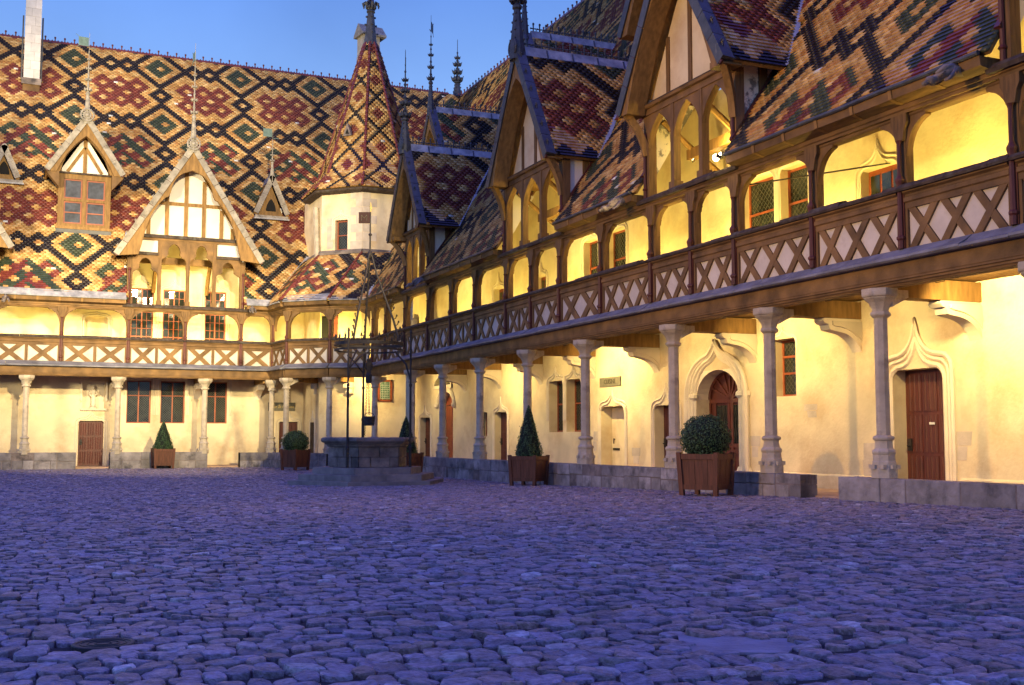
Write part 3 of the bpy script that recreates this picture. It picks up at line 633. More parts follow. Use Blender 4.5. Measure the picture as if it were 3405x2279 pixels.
    if style in ('gallery', 'trefoil'):
        zt = zcol
        half = lambda z: (zapex - z) / k - .22
        for ue in (u0, u1):
            s = 1 if ue == u0 else -1
            MB().box(ue - (.04 if s > 0 else .18), ue + (.18 if s > 0 else .04), wf - .02, wf + .2, zsill + .1, zeave + .12).build('corner_post', up, d)
            MB().lathe([(.05, zsill + .1), (.05, zsill + .28), (.075, zsill + .31), (.045, zsill + .36), (.042, zeave - .55), (.07, zeave - .5), (.05, zeave - .42)], ue + s * .05, wf - .05, 8).build('colonnette', 'redwood', d)
            if style == 'trefoil': continue
            br = bez((0, 0), (.12, .55), (1, 1), 7); e1 = Vector((uc - s * (hw - .16), wv + .12, zeave + .06)); e0 = Vector((ue + s * .06, wf - .02, zeave - .98)); bb = MB()
            pp = [Vector((e0.x + (e1.x - e0.x) * a, e0.y + (e1.y - e0.y) * a, e0.z + (e1.z - e0.z) * c)) for a, c in br]
            for p0_, p1_ in zip(pp[:-1], pp[1:]): bb.bar(p0_, p1_ + (p1_ - p0_) * .12, .15, .17)
            bb.build('bracket', boards, d); MB().box(ue - .08 + s * .05, ue + .08 + s * .05, wv + .05, wf, zeave + .02, zeave + .16).build('purlin_end', boards, d)
        if style == 'gallery':
            # gable field in plaster with studs
            z0 = zcol + .06; f = [(uc - half(z0), z0), (uc + half(z0), z0), (uc, zapex - .2)]
            MB().pw(f, wf + .08, wf + .16).build('gable_panel', 'plaster', d)
            for q in (-.56, -.02, .50):
                x = uc + q * half(z0) * .95; zz = zapex - k * abs(x - uc) - .35
                MB().pw([(x - .07, z0), (x + .07, z0), (x + .07, zz), (x - .07, zz)], wf + .045, wf + .1).build('stud', up, d)
            MB().pu([(wf - .06, zcol - .20), (wf - .06, zcol - .06), (wf - .13, zcol - .04), (wf - .15, zcol + .02), (wf + .02, zcol + .09), (wf + .16, zcol + .09), (wf + .16, zcol - .20)], u0 - .02, u1 + .02).build('collar_beam', 'timber', d)
            MB().pu([(wf - .155, zcol + .022), (wf - .155, zcol + .05), (wf + .02, zcol + .12), (wf + .07, zcol + .092)], u0, u1).build('weathered_ledge', 'timber_dark', d)
            n = lights; st = (u1 - u0 - .22) / n; xs = []
            for i in range(n):
                a = u0 + .11 + i * st + .07; b_ = u0 + .11 + (i + 1) * st - .07; xs.append((a, b_, zcol - .32))
                if i: MB().box(a - .14, a, wf - .05, wf + .14, zsill + .1, zcol - .2).box(a - .19, a + .05, wf - .08, wf + .17, zsill + .1, zsill + .26).build('mullion', up, d)
            gothic_heads(d, xs, zcol - .2, zcol - 1.0, wf - .03, wf + .14, zplate=zcol - .2)
            for i in range(n):                                       # curved braces of the roof frame inside
                pass
            for x in (u0 + .25, uc + .1, u1 - .25):
                MB().tube([(x, 2.15, zsill + .75), (x, 1.3, zsill + 1.3), (x, .35, zsill + 2.0)], .075, 6).build('inner_brace', 'timber_gold', d)
            MB().box(u0 + .1, u1 - .1, 1.1, 1.32, zsill + 1.15, zsill + 1.4).build('inner_beam', 'timber_gold', d)
        else:
            # tall gable of the back wing: two stepped outer lights, two higher inner ones, white panels above
            m1, m2, m3 = u0 + (u1 - u0) * .262, uc - .03, u0 + (u1 - u0) * .735; zi, zo = zcol - .12, zcol - .80
            for x, zt in ((m1, zi), (m2, zi), (m3, zi)):
                MB().box(x - .075, x + .075, wf - .04, wf + .14, zsill + .1, zt).box(x - .11, x + .11, wf - .07, wf + .17, zsill + .1, zsill + .3).build('mullion', up, d)
            gothic_heads(d, [(m1 + .075, m2 - .075, zi - .1), (m2 + .075, m3 - .075, zi - .1)], zi, zi - .98, wf - .03, wf + .12, True, zi)
            gothic_heads(d, [(u0 + .18, m1 - .075, zo - .1), (m3 + .075, u1 - .18, zo - .1)], zo, zo - .92, wf - .03, wf + .12, True, zo)
            for a, b_ in ((u0 - .05, m1 - .07), (m3 + .07, u1 + .05)):
                MB().box(a, b_, wf - .10, wf + .12, zo, zo + .13).build('ledge_beam', 'timber_dark', d)
                c = .62 if a < uc else 0; e2 = 0 if a < uc else .62
                MB().pw([(a + .05, zo + .13), (b_ - .02, zo + .13), (b_ - .02 - e2 * .3, zi + .0), (a + .05 + c * .55, zi + .0)], wf + .06, wf + .12).build('plaster_panel', 'plaster_pale', d)
            MB().box(u0 + .25, u1 - .25, wf - .05, wf + .14, zi, zcol - .02).build('collar_beam', 'timber', d)
            MB().box(u0 + .18, u1 - .18, wf - .14, wf + .14, zcol - .02, zcol + .12).build('weathered_ledge', 'timber_dark', d)
            z0 = zcol + .12; f = [(uc - half(z0), z0), (uc + half(z0), z0), (uc, zapex - .3)]
            MB().pw(f, wf + .08, wf + .15).build('gable_panel', 'plaster_pale', d)
            for x in (-1.75, -.98, -.16, .62, 1.40, 1.9):
                zz = zapex - k * abs(x) - .4
                if zz > z0 + .1: MB().pw([(uc + x - .085, z0), (uc + x + .085, z0), (uc + x + .085, zz), (uc + x - .085, zz)], wf + .03, wf + .1).build('stud', 'timber_gold', d)
            MB().pw([(uc - half(11.75) - .05, 11.68), (uc + half(11.75) + .05, 11.68), (uc + half(11.75), 11.83), (uc - half(11.75), 11.83)], wf + .025, wf + .1).build('rail', 'timber_gold', d)
            MB().box(u0 + .1, u1 - .1, 1.2, 1.4, zsill + 2.1, zsill + 2.4).build('inner_beam', 'timber', d)
            for x in (m1, m3): MB().tube([(x, 2.1, zsill + .9), (x, 1.7, zsill + 1.6), (x, 1.2, zsill + 2.1)], .09, 6).build('inner_brace', 'timber_gold', d)
        x = u0 - .2
        while x < u1 + .19:
            x2 = min(x + .6 + .4 * RN.rand(), u1 + .2); h = RN.randn() * .012
            MB().pu([(wf - .16, zsill - .05), (wf - .18, zsill + .02), (wf - .1, zsill + .09 + h), (wf + .06, zsill + .115 + h), (wf + .2, zsill + .1), (wf + .2, zsill - .05)], x + .002, x2 - .002).build('sill', 'timber_dark', d); x = x2
    return d

# ------------------------------------------------------------------ right wing
ANG = R(-90.871); RW = empty('gallery_wing', (14.55, 47.4, 0), ANG)
tag(RW, 'timber galleried wing with gabled dormers above the arcade, running from the turret towards the camera', 'building')
bpy.context.view_layer.update()
RPOST = [.34, 2.2, 4.8, 7.6, 10.05, 12.35, 15.05, 16.95, 18.9, 21.4, 24.0, 25.8, 27.5, 30.1, 32.5, 34.92, 37.3, 39.7]
RCELL = [2, 2, 3, 3, -2, 3, -2, 2, 2, 3, 2, 2, 3, 3, 3, 3, 3]
DR = [(4.75, 7.6), (14.85, 19.1), (23.72, 27.55), (34.75, 38.7)]
gallery(RW, RPOST, RCELL, .1, 40., [(a - .12, b + .12) for a, b in DR], 'roll')
RC = [.62, 5.65, 9.16, 12.76, 16.6, 20.4, 24.9, 28.6, 31.85, 35.3]
for u in RC: column(RW, u)
for u in RC[1:]: tie(RW, u)
MB().box(0, 40, .162, 2.2, 4.25, 4.5).build('gallery_floor', 'timber_gold', RW)
# ground-floor wall: openings (u0,u1,z0,z1)
GH = [(.15, 1.5, .2, 2.27), (2.6, 4.27, .2, 3.3), (7.1, 7.95, 1.45, 2.35), (8.7, 9.87, .2, 2.33), (13.42, 14.46, 1.58, 3.25), (14.72, 15.76, 1.58, 3.25), (17.1, 18.54, .2, 2.32), (20.25, 21.5, .2, 2.28), (22.4, 24.3, .2, 3.1), (25.68, 26.54, 2.34, 3.66), (29.65, 31.0, .2, 2.74)]
wall(RW, -1.0, 40, 0, 4.25, GH)
MB().box(-1, 40, 2.66, 2.9, 0, 4.25).build('wall_backing', 'core', RW)  # dark sheet, the shade of the rooms behind put into its colour
MB().pu([(2.17, .2), (2.17, .58), (2.2, .62), (2.2, .2)], 24.9, 29.4).build('plinth', 'plaster', RW)
MB().pu([(2.17, .2), (2.17, .62), (2.2, .66), (2.2, .2)], 31.4, 40).build('plinth', 'plaster', RW)
for (u0, u1, z1, wd, cols, rise, k) in ((.15, 1.5, 2.27, 2.45, 3, .30, 2), (8.7, 9.87, 2.33, 2.45, 3, .34, 2), (20.25, 21.5, 2.28, 2.5, 3, .38, 2), (29.65, 31.0, 2.74, 2.52, 3, .62, 3)):
    dd = panel_door(RW, u0, u1, .22, z1, wd, cols, 3); surround(RW, u0, u1, .3, z1, rise, k=k, r=.055 if k == 3 else .042, gap=.10 if k == 3 else .085)
    if u0 > 29:
        b = MB().box(u0 + .68, u0 + .82, wd - .052, wd - .040, 1.655, 1.70); b.build('notice', 'white', dd)
# kitchen doorway with its pale open door, a near-black backing painted as the room's shade beyond
surround(RW, 17.1, 18.54, .3, 2.32, .36, k=2)
kd = MB().box(17.12, 17.95, 2.56, 2.61, .22, 2.3).build('door', 'plaster', RW); MB().tube([(17.3, 2.55, 1.35), (17.36, 2.49, 1.37), (17.36, 2.49, 1.22)], .018, 5).box(17.2, 17.6, 2.54, 2.56, 1.02, 1.09).build('handle', 'iron', kd)
# great arched door: panelled leaf with glazed upper part
b = MB(); ac = arc((23.35, 2.38), .95, 0, 180, 14, .72)
b.pw([(22.4, .22), (24.3, .22)] + ac, 2.62, 2.66).build('door', 'redwood', RW)
GD = [o for o in bpy.data.objects if o.parent == RW and o.name.startswith('door')][-1]
f = MB(); f.box(22.42, 24.28, 2.575, 2.62, 2.28, 2.38)
for x in (22.42, 22.66, 23.28, 23.42, 24.04, 24.28): f.box(x - .05, x + .05, 2.58, 2.62, .22, 2.29)
for z in (.26, 1.05, 1.2): f.box(22.42, 24.28, 2.585, 2.62, z - .05, z + .05)
for a in (25, 48, 72, 90, 108, 132, 155): f.bar((23.35, 2.6, 2.36), (23.35 + .93 * math.cos(R(a)), 2.6, 2.38 + .71 * math.sin(R(a))), .05, .05, (0, 1, 0))
f.tube([(x, 2.6, z) for x, z in ac], .05, 5).build('door_frame', 'redwood', GD)
for x0, x1 in ((22.72, 23.23), (23.47, 23.98)):
    MB().box(x0, x1, 2.60, 2.618, 1.26, 2.22).build('pane', 'glass', GD)
    g = MB()
    for q in range(6): x = x0 + (q + .5) * (x1 - x0) / 6; g.tube([(x, 2.58, 1.26), (x + .02, 2.58, 1.5), (x - .02, 2.58, 1.74), (x + .02, 2.58, 1.98), (x, 2.58, 2.22)], .011, 5)
    g.build('iron_grille', 'iron', GD)
# spandrels and the deep moulded ogee of the great door
sp = MB(); sp.pw(([(22.4, 2.38), (22.4, 3.1), (23.35, 3.1)] + [(x, z) for x, z in arc((23.35, 2.38), .95, 90, 180, 8, .72)])[::-1], 2.203, 2.64); sp.pw([(24.3, 2.38), (24.3, 3.1), (23.35, 3.1)] + [(x, z) for x, z in arc((23.35, 2.38), .95, 90, 0, 8, .72)], 2.203, 2.64)
sp.build('spandrel', 'stone_warm', RW)
b = MB()
for i, (o, r) in enumerate(((.05, .05), (.16, .065), (.29, .05), (.40, .07))):
    zc = 2.40; left = [(22.4 - o, .4), (22.4 - o, zc)] + bez((22.4 - o, zc), (22.42 - o, zc + .72 + o * .4), (23.05, zc + .88 + o * .55), 7)[1:] + bez((23.05, zc + .88 + o * .55), (23.28, zc + .98 + o * .7), (23.35, zc + 1.12 + o * .75), 4)[1:]
    path = left + [(46.7 - x, z) for x, z in left[::-1][1:]]; b.tube([(x, 2.2 - .02 * i, z) for x, z in path], r, 6)
for s in (1, -1):
    for o in (.05, .16, .40):
        x = 23.35 + s * (.95 + o); b.lathe([(.06, .3), (.10, .34), (.10, .6), (.06, .7)], x, 2.18, 8).lathe([(.05, 2.36), (.10, 2.42), (.09, 2.5), (.05, 2.54)], x, 2.18, 8)
b.build('moulded_surround', 'stone_warm', RW)
# arched red door and half-round window above, near the turret
panel_door(RW, 2.6, 4.27, .22, 2.72, 2.5, 2, 2, 'redframe'); b = MB(); 
b.pw([(2.6, 2.74), (4.27, 2.74)] + arc((3.435, 2.74), .83, 0, 180, 12, .52), 2.5, 2.56).build('fanlight', 'redframe', RW)
sp = MB(); sp.pw(([(2.6, 2.74), (2.6, 3.3), (3.435, 3.3)] + arc((3.435, 2.74), .835, 90, 180, 8, .52))[::-1], 2.203, 2.6); sp.pw([(4.27, 2.74), (4.27, 3.3), (3.435, 3.3)] + arc((3.435, 2.74), .835, 90, 0, 8, .52), 2.203, 2.6); sp.build('spandrel', 'stone_warm', RW)
b = MB(); 
for o, r in ((.06, .05), (.22, .06)): b.tube([(3.435 + (.83 + o) * math.cos(R(a)), 2.18, 2.78 + (.5 + o * .8) * math.sin(R(a))) for a in range(0, 181, 15)], r, 6)
b.lathe([(.06, 2.6), (.12, 2.68), (.12, 2.8)], 2.4, 2.16, 8).lathe([(.06, 2.6), (.12, 2.68), (.12, 2.8)], 4.48, 2.16, 8); b.build('moulded_surround', 'stone_warm', RW)
b = MB().pw(arc((3.1, 3.42), 1.12, 0, 180, 14, .58) + [(1.98, 3.42)], 2.14, 2.19).build('lunette', 'stone_warm', RW)
MB().pw(arc((3.1, 3.47), .98, 12, 168, 12, .46), 2.12, 2.145).build('pane', 'glass', b)
window(RW, 7.1, 7.95, 1.45, 2.35, 2.5, 2, (1.0,), (1, 3), None, name='window')
b = MB()
for q in range(5): x = 7.2 + q * .16; b.tube([(x, 2.15, 1.46), (x, 2.12, 1.9), (x, 2.15, 2.34)], .012, 4).blob((x, 2.10, 1.7 + .1 * (q % 3)), .03, None, None, 5, 3)
b.build('iron_grille', 'iron', RW)
for a, c in ((13.42, 14.46), (14.72, 15.76)):
    window(RW, a, c, 1.58, 3.25, 2.5, 1, (.55, 1.0), None, .10); surround(RW, a, c, 1.95, 3.25, .26, k=2, r=.04)
window(RW, 25.68, 26.54, 2.34, 3.66, 2.48, 1, (.4, .72, 1.0), None, .11); surround(RW, 25.68, 26.54, 3.3, 3.66, .16, k=1, r=.035)
# upper gallery wall
UH = [(1.0, 1.9, 4.6, 6.95), (8.6, 9.55, 4.6, 6.9), (12.35, 13.2, 4.6, 6.87), (16.0, 16.95, 4.8, 7.5), (17.55, 18.7, 4.8, 7.55), (24.55, 25.85, 5.0, 7.6), (26.1, 27.1, 5.0, 7.6), (28.85, 29.95, 4.6, 6.97), (35.5, 36.6, 4.6, 6.95)]
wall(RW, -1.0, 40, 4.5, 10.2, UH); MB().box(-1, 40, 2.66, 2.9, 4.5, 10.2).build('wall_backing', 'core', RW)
for h in UH:
    u0, u1, z0, z1 = h
    if z1 > 7.2:
        window(RW, u0, u1, z0, z1, 2.42, 1, (.36, .7, 1.0), None, .12, 'glass', name='window'); surround(RW, u0, u1, z0, z1, .12, k=2, r=.035)
    else:
        d = panel_door(RW, u0, u1, 4.55, z1, 2.42, 3, 2, 'redframe', False)
        for i in range(3): x = u0 + .09 + i * (u1 - u0 - .1) / 3; MB().box(x, x + (u1 - u0) / 3 - .1, 2.395, 2.405, z1 - .75, z1 - .12).build('pane', 'glass', d)
        surround(RW, u0, u1, 4.6, z1, .36, k=2, r=.04)
MB().tube([(27.62, .1, 6.74), (29.7, 2.25, 6.97)], .018, 5).build('tie_rod', 'iron', RW)
# lower paving of the arcade and threshold
MB().box(-1, 40, .16, 2.2, .0, .30).build('arcade_floor', 'paving', RW)
# old patches in the plaster where stones show
for u, z, a, h in ((28.9, .95, .5, .7), (31.45, 1.25, .42, .55), (24.95, 1.2, .4, .5), (21.75, 1.0, .35, .5), (19.2, .9, .5, .45), (16.75, 1.3, .3, .6), (27.1, 2.0, .5, .3), (33.2, 1.9, .6, .5), (12.6, .9, .5, .5)):
    for k in range(2):
        x0 = u - a * .5 * (1 if k else .6) + .03 * RN.randn(); x1 = x0 + a * (.9 if k else .6); z0 = z - h / 2 + k * h / 2
        MB().pw([(x0, z0 + .01 * RN.randn()), (x1, z0 + .012 * RN.randn()), (x1 + .02 * RN.randn(), z0 + h / 2 - .012), (x0 + .03 * RN.randn(), z0 + h / 2 - .012)], 2.194, 2.205).build('bare_stone_patch', 'quoin', RW)
# roof
RK = math.sqrt(1 + KR * KR); NR = int((21.44 - EZ0) * RK / KR / RH)
def rival(r):
    w = EW0 + (r + .5) * RH / RK; z = EZ0 + (r + .5) * RH * KR / RK
    lo = -15.2 if w > 5.2 else -2.0 - max(0, (w - 1.6)) * 3.6
    cut = [(lo, 40.)]
    for a, b in DR:
        if w < 2.0:
            cut = [q for c0, c1 in cut for q in (((c0, min(c1, a + .02)),) if c0 < a else ()) + (((max(c0, b - .02), c1),) if c1 > b else ())]
    return [c for c in cut if c[1] > c[0]]
tile_field(RW, (0, EW0, EZ0), (1, 0, 0), (0, 1 / RK, KR / RK), NR, rival, main_pattern, 150, 4.7, 57)
edges = [-2.] + [x for a, b in DR for x in (a, b)] + [40.]
for a, b in zip(edges[::2], edges[1::2]): slope_under(RW, [(a, EW0, EZ0), (b, EW0, EZ0), (b, 2.0, zmain(2.0)), (a, 2.0, zmain(2.0))])
slope_under(RW, [(-2, 2.0, zmain(2.0)), (40, 2.0, zmain(2.0)), (40, 9.35, 21.45), (-15, 9.35, 21.45), (-15, 6, zmain(6))])
def ridge(parent, u0, u1, w, z, m='hip', pin=.46):
    t = MB().pu([(-.13, -.12), (-.06, .03), (0, .06), (.06, .03), (.13, -.12)], -pin / 2 + .005, pin / 2 - .005)
    t.lathe([(.03, .05), (.028, .16), (.05, .20), (.045, .26), (.02, .27)], 0, 0, 6)
    for x in (-.14, .14): t.blob((x, 0, .07), .035, None, .04, 5, 3)
    me = t.mesh('ridge_tile', m); u = u0
    while u < u1: link('ridge_tile', me, parent, (u, w, z)); u += pin
ridge(RW, -14.8, 40, 9.36, 21.45)
MB().pu([(9.36, 21.4), (19, 7.4), (19, 0), (2.9, 0), (2.9, 11.8)], 39.8, 40).build('end_wall', 'plaster', RW)
dormer(RW, *DR[0], 6.2, 1.98, 9.15, 12.55, fin=3.7, vane=(R(160), 'copper'), nsingle=30, pat_u=5)
dormer(RW, *DR[1], 17.1, 2.2, 9.2, 12.9, fin=4.6, nsingle=45, pat_u=8)
dormer(RW, *DR[2], 25.72, 2.28, 9.22, 12.9, fin=3.7, nsingle=75, pat_u=9, cheek='plaster_worn')
dormer(RW, *DR[3], 36.7, 2.3, 9.22, 12.9, fin=3.7, pat_u=1.5)
for u, v in ((3.15, (R(150), 'lead_dark')), (12.9, None), (21.2, None)):
    dormer(RW, u - 1.1, u + 1.1, u, 1.5, 12.72, 15.1, wf=2.2, wv=1.5, zsill=10.6, zcol=13.0, style='small', fin=3.9, vane=v, nsingle=0, pat_u=u)
    q = [o for o in bpy.data.objects if o.parent == RW and o.name.startswith('dormer')][-1]
    MB().pw([(u - 1.0, 11.), (u + 1.0, 11.), (u + 1.0, 13.0), (u, 14.7), (u - 1.0, 13.0)], 2.2, 2.3).build('gable_panel', 'timber', q)
    MB().pw([(u - .4, 11.6), (u + .4, 11.6), (u + .4, 12.8)] + bez((u + .4, 12.8), (u + .35, 13.2), (u, 13.6), 5)[1:] + bez((u, 13.6), (u - .35, 13.2), (u - .4, 12.8), 5)[1:], 2.16, 2.22).build('opening', 'core', q)  # solid plate, the dark of the hole is painted shade
finial(RW, (-14.6, 9.36, 21.5), 3.5, .34)
def gargoyle(parent, u, s=1.):
    b = MB(); b.tube([(u, -.2, 7.22), (u, -.42, 7.20), (u - .03, -.62, 7.12), (u - .05, -.80, 7.00)], [.085 * s, .10 * s, .085 * s, .06 * s], 7)
    b.blob((u - .05, -.84, 7.0), .085 * s, .11 * s, .08 * s, 7, 5); b.tube([(u - .05, -.88, 6.98), (u - .055, -1.0, 6.93)], [.05 * s, .035 * s], 7)
    for q in (-1, 1): b.tube([(u + q * .06, -.78, 7.05), (u + q * .13, -.70, 7.13)], [.035, .012], 5); b.tube([(u + q * .08, -.45, 7.18), (u + q * .13, -.62, 7.02), (u + q * .12, -.72, 6.97)], [.05, .035, .02], 5)
    b.tube([(u, -.35, 7.29), (u, -.6, 7.22), (u - .03, -.74, 7.13)], [.05, .06, .03], 5)
    b.build('gargoyle', 'stone_dark', parent, smooth=True)
for u in (34.15, 23.2, 7.9): gargoyle(RW, u)
# ------------------------------------------------------------------ back wing
LW = empty('gallery_wing', (0, 51.7, 0), 0)
tag(LW, 'back wing under the broadest diamond-patterned tile roof, with one tall lit gable', 'building')
bpy.context.view_layer.update()
DL = [(-5.45, -.62), (4.85, 9.85)]
gallery(LW, [-5.9, -3.2, -.47, 2.23, 4.93, 7.31, 9.76, 11.2], [-2, -2, -2, -2, -2, -2, 1], -6.5, 11.2, [(a - .1, b + .1) for a, b in DL], 'lead')
for u in (-2.72, .937, 4.585, 8.226, 11.2): column(LW, u)
for u in (-2.72, .937, 4.585, 8.226, 11.0): tie(LW, u)
MB().box(-6.5, 11.2, .162, 2.2, 4.25, 4.5).build('gallery_floor', 'timber_gold', LW); MB().box(-6.5, 13.2, .16, 2.2, 0, .15).build('arcade_floor', 'paving', LW)
GW = [(5.14, 6.19, 2.05, 3.97), (6.61, 7.69, 2.05, 3.97), (8.55, 9.6, 2.05, 3.97)]
wall(LW, -6.5, 13.2, 0, 4.25, [(3.15, 4.2, .15, 2.14), (12.05, 12.95, .15, 2.15), (3.28, 4.22, 2.68, 3.9)] + GW)
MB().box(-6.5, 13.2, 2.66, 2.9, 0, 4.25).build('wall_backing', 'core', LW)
MB().box(3.28, 4.22, 2.42, 2.64, 2.68, 3.9).build('niche_back', 'stone_warm', LW); MB().box(3.2, 4.3, 2.08, 2.2, 2.60, 2.69).build('niche_sill', 'stone_warm', LW)
b = MB()
for u in (3.22, 4.28): b.box(u - .04, u + .04, 2.12, 2.2, 3.1, 3.9).pw([(u - .06, 3.1), (u, 2.98), (u + .06, 3.1)], 2.12, 2.2)
b.build('niche_moulding', 'stone_warm', LW)
panel_door(LW, 3.15, 4.2, .16, 2.14, 2.36, 3, 3); surround(LW, 3.15, 4.2, .2, 2.14, .30, k=2, r=.035)
panel_door(LW, 12.05, 12.95, .16, 2.15, 2.36, 4, 2); surround(LW, 12.05, 12.95, .2, 2.15, .42, k=2, r=.035)
for a, c, z0, z1 in GW:
    window(LW, a, c, z0, z1, 2.34, 2, (.66, 1.0), None, .085)
    m = MB()
    for u in (a - .10, a - .17, c + .10, c + .17): m.tube([(u, 2.195, 2.42), (u, 2.195, 4.1)], .028, 5)
    m.tube([(a - .17, 2.19, 4.10), (c + .17, 2.19, 4.10)], .03, 5).build('moulded_surround', 'stone_warm', LW)
UW = [(5.22, 6.2, 5.1, 8.18), (6.62, 7.62, 5.1, 8.17), (8.5, 9.46, 5.1, 8.18)]
wall(LW, -6.5, 13.2, 4.5, 10.6, UW + [(3.3, 4.25, 4.6, 6.78)]); MB().box(-6.5, 13.2, 2.66, 2.9, 4.5, 10.6).build('wall_backing', 'core', LW)
MB().box(3.3, 4.25, 2.34, 2.42, 4.55, 6.78).build('door', 'plaster', LW); surround(LW, 3.3, 4.25, 4.6, 6.78, .04, k=2, r=.04)
for a, c, z0, z1 in UW:
    window(LW, a, c, z0, z1, 2.33, 2, (.28, .66, 1.0), (2, 3), None); surround(LW, a, c, z0, z1 + .05, .42, k=2, r=.032)
def lival(r):
    w = EW0 + (r + .5) * RH / RK; cut = [(-6.5, 14.2 + w + .75)]
    if w < 2.0:
        for a, b in DL: cut = [q for c0, c1 in cut for q in (((c0, min(c1, a + .02)),) if c0 < a else ()) + (((max(c0, b - .02), c1),) if c1 > b else ())]
    return [c for c in cut if c[1] > c[0]]
# one diamond of the pattern sits at u = 6.95, z = 16.93
r0 = (16.93 - EZ0) * RK / KR / RH
tile_field(LW, (0, EW0, EZ0), (1, 0, 0), (0, 1 / RK, KR / RK), NR, lival, main_pattern, 210, -6.95 / TW + 20, 38 * 2 - round(r0))
for a, b in ((-6.5, DL[0][0]), (DL[0][1], DL[1][0]), (DL[1][1], 11.2)): slope_under(LW, [(a, EW0, EZ0), (b, EW0, EZ0), (b, 2.0, zmain(2.0)), (a, 2.0, zmain(2.0))])
slope_under(LW, [(-6.5, 2.0, zmain(2.0)), (13.5, 2.0, zmain(2.0)), (23.5, 9.35, 21.45), (-6.5, 9.35, 21.45)])
ridge(LW, -6.4, 23.2, 9.36, 21.45)
MB().pu([(9.36, 21.4), (19, 7.4), (19, 0), (2.9, 0), (2.9, 11.8)], -6.5, -6.3).build('end_wall', 'plaster', LW)
dormer(LW, *DL[1], 7.40, 3.16, 9.2, 14.25, style='trefoil', zcol=10.18, fin=4.5, vane=(R(95), 'copper'), verge_m='verge', finm='verge', crest=False, boards='timber_gold', timb='timber', pat_u=3)
dormer(LW, *DL[0], -2.95, 3.16, 9.2, 14.25, style='trefoil', zcol=10.18, fin=4.5, verge_m='verge', finm='verge', crest=False, pat_u=3, tl=False)
# four-light window dormer
d = dormer(LW, 1.98, 4.18, 3.06, 1.62, 13.05, 15.55, wf=1.85, wv=1.35, zsill=10.6, zcol=13.0, style='window', fin=3.7, vane=(R(185), 'copper'), verge_m='verge', finm='verge', crest=False, cheek='timber', boards='timber_gold')
f = MB().box(1.98, 4.18, 1.83, 2.0, 10.72, 10.86).box(1.98, 4.18, 1.83, 2.0, 12.86, 13.08).box(1.98, 4.18, 1.83, 2.0, 11.86, 11.98)
for a, c in ((1.98, 2.22), (2.98, 3.16), (3.94, 4.18)): f.box(a, c, 1.825, 2.0, 10.86, 12.86)
f.build('window_timber', 'timber_gold', d)
for a, c in ((2.22, 2.98), (3.16, 3.94)):
    window(d, a + .005, c - .005, 10.87, 11.85, 1.87, 1, (.5, 1.0), None, None, 'glass_up', 'redframe'); window(d, a + .005, c - .005, 11.99, 12.85, 1.87, 1, (1.0,), None, None, 'glass_up', 'redframe')
MB().box(1.9, 4.26, 1.72, 2.0, 10.60, 10.72).build('sill', 'timber_gold', d); MB().box(1.92, 4.24, 1.75, 2.05, 10.36, 10.60).build('apron', 'lead_dark', d)
MB().box(1.95, 4.2, 1.76, 1.95, 13.085, 13.16).build('ledge', 'timber_dark', d)
MB().pw([(2.0, 13.16), (4.12, 13.16), (3.06, 14.85)], 1.93, 2.02).build('gable_panel', 'plaster_pale', d)
MB().pw([(2.98, 13.16), (3.14, 13.16), (3.14, 14.9), (2.98, 14.9)], 1.88, 1.95).build('stud', 'timber_gold', d)
for s in (1, -1): MB().bar((3.06, 1.9, 14.35), (3.06 + s * .72, 1.9, 13.2), .13, .06, (0, 1, 0)).build('stud', 'timber_gold', d)
for s in (1, -1): MB().pw([(3.06 + s * a, z) for a, z in ([(1.05, 13.1), (1.3, 13.1), (0, 15.3)] + bez((0, 14.95), (.62, 14.5), (1.05, 13.1), 7)[:-1])][::s], 1.50, 1.66).build('gable_arch', 'timber_gold', d)
for s, x in ((1, 4.18), (-1, 1.98)): MB().pw([(x, 12.4), (x + s * .5, 13.0), (x + s * .45, 13.1), (x, 13.08)][::s], 1.4, 1.9).build('bracket', 'timber', d)
# small ventilation dormers
for u, w, z in ((11.62, 2.93, 12.06), (-.25, 3.48, 12.87)):
    d = dormer(LW, u - .6, u + .6, u, .80 if u > 0 else .62, z + .06, z + (1.92 if u > 0 else 1.5), wf=w, wv=w - .25, zsill=z, zcol=z, style='tiny', fin=2.2 if u > 0 else 0, vane=(R(175), 'copper') if u > 0 else None, verge_m='verge', finm='verge', crest=False, boards='timber_gold')
    MB().pw([(u - .62, z), (u + .62, z), (u, z + 1.55)], w - .05, w + .05).build('gable_board', 'timber_gold', d)
    MB().pw([(u - .24, z + .28), (u + .24, z + .28)] + bez((u + .24, z + .34), (u + .2, z + .7), (u, z + .88), 5) + bez((u, z + .88), (u - .2, z + .7), (u - .24, z + .34), 5)[1:], w - .075, w - .045).build('opening', 'core', d)  # near-black plate in place of a shaded hole
    MB().box(u - .80, u + .80, w - .3, w + .1, z - .10, z + .02).build('sill', 'verge', d); MB().box(u - .85, u + .85, w - .34, w + .1, z - .17, z - .10).build('apron', 'lead', d)
def blocks(parent, x0, x1, y0, y1, z0, z1, h, m='stone', name='stone_block', cut=.5):
    z = z0; i = 0
    while z < z1 - .01:
        zt = min(z + h * (.9 + .2 * RN.rand()), z1); c = x0 + (x1 - x0) * (cut if i % 2 else 1 - cut + .02); g = .004
        for a, b_ in ((x0, c), (c, x1)): MB().box(a + g, b_ - g, y0 + RN.rand() * .008, y1, z + g, zt - g).build(name, m, parent)
        z = zt; i += 1
ch = empty('chimney', (0, 0, 0), 0, LW)
blocks(ch, .44, 1.17, 7.02, 7.75, 18.72, 28.5, .44, 'ashlar', cut=.4); MB().box(.46, 1.15, 7.05, 7.72, 17.5, 28.4).build('mortar_core', 'stone_dark', ch)
